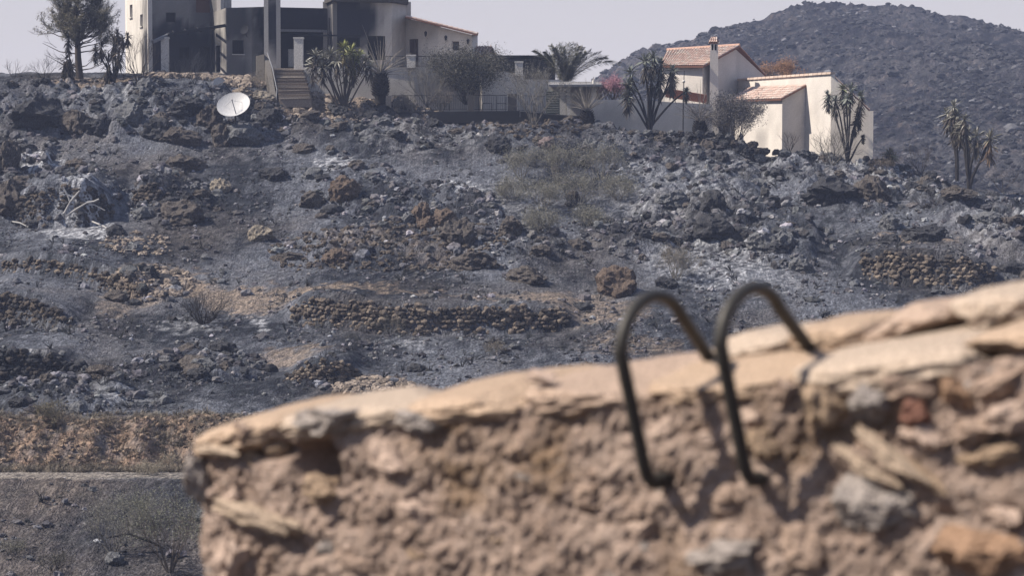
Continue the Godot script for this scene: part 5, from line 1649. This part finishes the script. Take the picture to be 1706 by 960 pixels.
	# two hooped ladder rails
	for e in 2:
		var fx := 166.0 * e
		var fy := -13.0 * e
		var base := FW(1079 + fx, 806 + fy * .3, .11)
		var foot := base - WN * .12
		var leg_top := FW(1034 + fx, 590 + fy, .29)
		var back := FW(1196 + fx, 594 + fy * 1.4, -.45)
		var path := PackedVector3Array([foot, base - WN * .03, base + Vector3(0, .025, 0)])
		for k in range(1, 8):
			path.append(base.lerp(leg_top, k / 7.0))
		var rise := FW(1092 + fx, 494 + fy, .1).y - leg_top.y
		var c := leg_top - WN * .23
		for k in range(1, 15):
			var a := PI * .8 * k / 14.0
			path.append(c + WN * (.23 * cos(a)) + Vector3(0, rise * sin(a), 0))
		var last := path[-1]
		for k in range(1, 5):
			path.append(last.lerp(back - Vector3(0, .06, 0), k / 4.0))
		var radii := PackedFloat32Array()
		for k in path.size(): radii.append(.027)
		var rl := thing("ladder_rail", ["left hooped metal ladder rail over the tank wall", "hooped metal ladder rail further along the tank wall"][e] if e else "hooped metal ladder rail nearer the wall's broken end", "ladder rail", foot, "hooped rails on the tank wall")
		b = MB.new()
		b.tube(path, radii, 14, true)
		part(rl, "tube", b.mesh(), M.rail)
		b = MB.new()
		b.tube(PackedVector3Array([foot - WN * .03, foot + WN * .07]), PackedFloat32Array([.034, .03]), 12, true)
		part(rl, "anchor", b.mesh(), M.rail)
	# the tank floor and the drop beyond, under and behind the wall
	var gp := PackedVector3Array()
	var gc := PackedColorArray()
	for j in 40:
		for ii in 40:
			var x := lerpf(-16, 16, ii / 39.0)
			var z := lerpf(6, -62.5, j / 39.0)
			var d := -z
			var y := 16.95 if d < 11.5 else lerpf(16.95, base_h(x, 62.5), clampf((d - 11.5) / 51.0, 0, 1) ** .55)
			gp.append(Vector3(x * (1.0 + maxf(0, d) * .03), y + .1 * noi.big.get_noise_2d(x, z), z))
			gc.append(Color(.2, .16, .13))
	setting("near_ground", sheet(40, 40, gp, gc), M.soil)

func _ready() -> void:
	rng.seed = 20
	# camera, sky, sun, exposure
	var cam := Camera3D.new()
	cam.name = "camera"
	add_child(cam)
	var at := CameraAttributesPhysical.new()
	at.frustum_focal_length = 100.0
	at.frustum_focus_distance = 140.0
	at.exposure_aperture = 2.7
	at.frustum_near = 0.1
	at.frustum_far = 4000.0
	cam.attributes = at
	cam.fov = 2.0 * rad_to_deg(atan(480.0 / F))
	cam.near = 0.1
	cam.far = 4000.0
	cam.transform = Transform3D(cb, EYE)
	cam.current = true
	var env := Environment.new()
	var sky := Sky.new()
	var sm := ProceduralSkyMaterial.new()
	sm.sky_top_color = Color(.46, .52, .64)
	sm.sky_horizon_color = Color(.665, .638, .62)
	sm.sky_curve = 0.14
	sm.ground_horizon_color = Color(.42, .41, .43)
	sm.ground_bottom_color = Color(.18, .17, .17)
	sm.sun_angle_max = 4.0
	sm.sky_energy_multiplier = 1.0
	sky.sky_material = sm
	env.background_mode = Environment.BG_SKY
	env.sky = sky
	env.tonemap_mode = Environment.TONE_MAPPER_LINEAR
	env.tonemap_exposure = 1.9
	env.sdfgi_enabled = true
	env.ssao_enabled = true
	env.ssil_enabled = true
	env.fog_enabled = true
	env.fog_density = 0.00042
	env.fog_light_color = Color(.76, .81, .96)
	var we := WorldEnvironment.new()
	we.name = "environment"
	we.environment = env
	add_child(we)
	var sun := DirectionalLight3D.new()
	sun.name = "sun"
	sun.light_energy = 1.5
	sun.light_color = Color(1.0, .965, .915)
	sun.light_angular_distance = 0.5
	sun.shadow_enabled = true
	add_child(sun)
	sun.look_at_from_position(SUN * 50.0, Vector3.ZERO)

	noi.big = noise(11, .16, FastNoiseLite.TYPE_SIMPLEX_SMOOTH, 3)
	noi.fine = noise(12, .9, FastNoiseLite.TYPE_SIMPLEX_SMOOTH, 3)
	noi.grain = noise(13, 2.2, FastNoiseLite.TYPE_SIMPLEX_SMOOTH, 2)
	noi.cell = noise(14, 1.0, FastNoiseLite.TYPE_CELLULAR, 1)
	noi.gully = noise(15, .55, FastNoiseLite.TYPE_SIMPLEX_SMOOTH, 2)
	noi.lump = noise(16, 1.0, FastNoiseLite.TYPE_SIMPLEX_SMOOTH, 1)
	noi.stain = noise(17, .6, FastNoiseLite.TYPE_SIMPLEX_SMOOTH, 3)
	var white := Color(1, 1, 1)
	mat("soil", white, .95, .55, .35, 10.0, true)
	mat("hill", white, .95, .2, .3, 26.0, true)
	mat("tint", white, .95, 1.3, .55, 2.0, true)
	mat("plaster", white, .92, .8, .9, .6, true)
	mat("tile", white, .85, 2.0, .72, .5, true)
	mat("leaf", white, .8, 3.0, 1.0, 0.0, true)
	mat("mortar", white, .95, 5.0, .6, 2.0, true)
	mat("mortar_core", Color(.25, .18, .14), .95, 4.0, .6, 1.0)
	for q in [["char", .098, .097, .104, .35], ["ash", .22, .22, .228, .4], ["lava", .17, .148, .134, .35], ["rust", .20, .152, .122, .4], ["pale", .36, .31, .25, .45], ["pink", .24, .19, .185, .6], ["tan_stone", .32, .26, .205, .5], ["sand_stone", .235, .19, .155, .5], ["dark_stone", .10, .087, .08, .5], ["brown_stone", .165, .135, .11, .5]]:
		mat(q[0], Color(q[1], q[2], q[3]), .95, 1.1, q[4], 5.0)
	for q in [["white", .68, .64, .59], ["soot_plaster", .10, .09, .085], ["soot", .03, .03, .034], ["ash_paint", .22, .22, .23], ["stone_floor", .36, .31, .26], ["stair_stone", .26, .22, .185], ["stone_pale", .16, .145, .13], ["roof_grey", .30, .29, .29], ["terracotta", .20, .085, .06], ["ridge", .56, .36, .28]]:
		mat(q[0], Color(q[1], q[2], q[3]), .9, 1.2, .7, .8)
	for q in [["charred_wood", .03, .03, .033], ["rust_wood", .15, .08, .055], ["brown_wood", .11, .075, .06], ["louvre", .13, .145, .125], ["char_bark", .04, .036, .034], ["bark", .11, .09, .075], ["twig", .07, .06, .055], ["twig_blue", .06, .062, .072], ["pale_twig", .20, .185, .165], ["pale_rib", .30, .27, .235], ["bleached", .48, .46, .44], ["straw", .34, .29, .22]]:
		mat(q[0], Color(q[1], q[2], q[3]), .9, 3.0, .65, .5)
	mat("iron", Color(.035, .034, .036), .6, 2.0, .7, 0.0)
	mat("iron_pale", Color(.22, .22, .23), .6, 2.0, .7, 0.0)
	mat("dish", Color(.46, .45, .445), .5, 1.0, .82, 0.0)
	mat("glass", Color(.05, .055, .065), .12, 1.0, 1.0, 0.0)
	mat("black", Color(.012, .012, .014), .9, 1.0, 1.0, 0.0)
	for q in [["fg_pink", .63, .475, .385], ["fg_brown", .47, .345, .27], ["fg_ochre", .46, .335, .235], ["fg_grey", .42, .365, .33], ["fg_rust", .42, .27, .18], ["fg_red", .30, .155, .115], ["fg_cream", .58, .45, .34], ["fg_slab", .62, .455, .33], ["fg_slab_pale", .65, .515, .405], ["fg_slab_rose", .60, .445, .345]]:
		mat(q[0], Color(q[1], q[2], q[3]), .92, 4.0, .6, 1.6)
	var rail := mat("rail", Color(.085, .078, .07), .5, 6.0, .55, 0.0)
	rail.metallic = .3

	build_slope()
	print("slope ", Time.get_ticks_msec())
	build_hill()
	make_stones()
	build_tank_wall()
	print("tank ", Time.get_ticks_msec())
	build_burnt_house()
	build_white_house()
	build_garden()
	print("houses ", Time.get_ticks_msec())
	dry_wall(0, "dark shaded terrace wall by the bleached branch", ["char", "dark_stone", "brown_stone"], .26)
	dry_wall(1, "long low terrace wall ending in a spill of pale stones", ["brown_stone", "sand_stone", "tan_stone", "dark_stone"], .25)
	dry_wall(2, "short dark terrace wall under the long low one", ["dark_stone", "char", "brown_stone"], .24)
	dry_wall(3, "lowest black terrace wall at the slope's far side", ["char", "dark_stone", "char"], .24)
	dry_wall(4, "longest terrace wall across the middle of the slope", ["brown_stone", "sand_stone", "sand_stone", "tan_stone", "dark_stone"], .25)
	dry_wall(5, "small mound of tan terrace stones above the tank wall", ["sand_stone", "brown_stone", "dark_stone", "tan_stone"], .2)
	dry_wall(6, "isolated terrace wall of pale and black stones beyond the rails", ["brown_stone", "sand_stone", "tan_stone", "dark_stone"], .25)
	dry_wall(7, "stub of wall with a tan top above the brown boulder", ["dark_stone", "brown_stone", "lava"], .26)
	build_boulders()
	build_rubble()
	print("stones ", Time.get_ticks_msec())
	build_plants()
	print("plants ", Time.get_ticks_msec())
	# the valley floor round about, out to the horizon
	var gp := PackedVector3Array()
	var gc := PackedColorArray()
	for j in 30:
		for i in 30:
			gp.append(Vector3(lerpf(-420, 420, i / 29.0), -14.0 + 2.0 * noi.big.get_noise_2d(i * 3.0, j * 3.0), lerpf(120, -640, j / 29.0)))
			gc.append(Color(.07, .068, .07))
	setting("valley_ground", sheet(30, 30, gp, gc), M.soil)
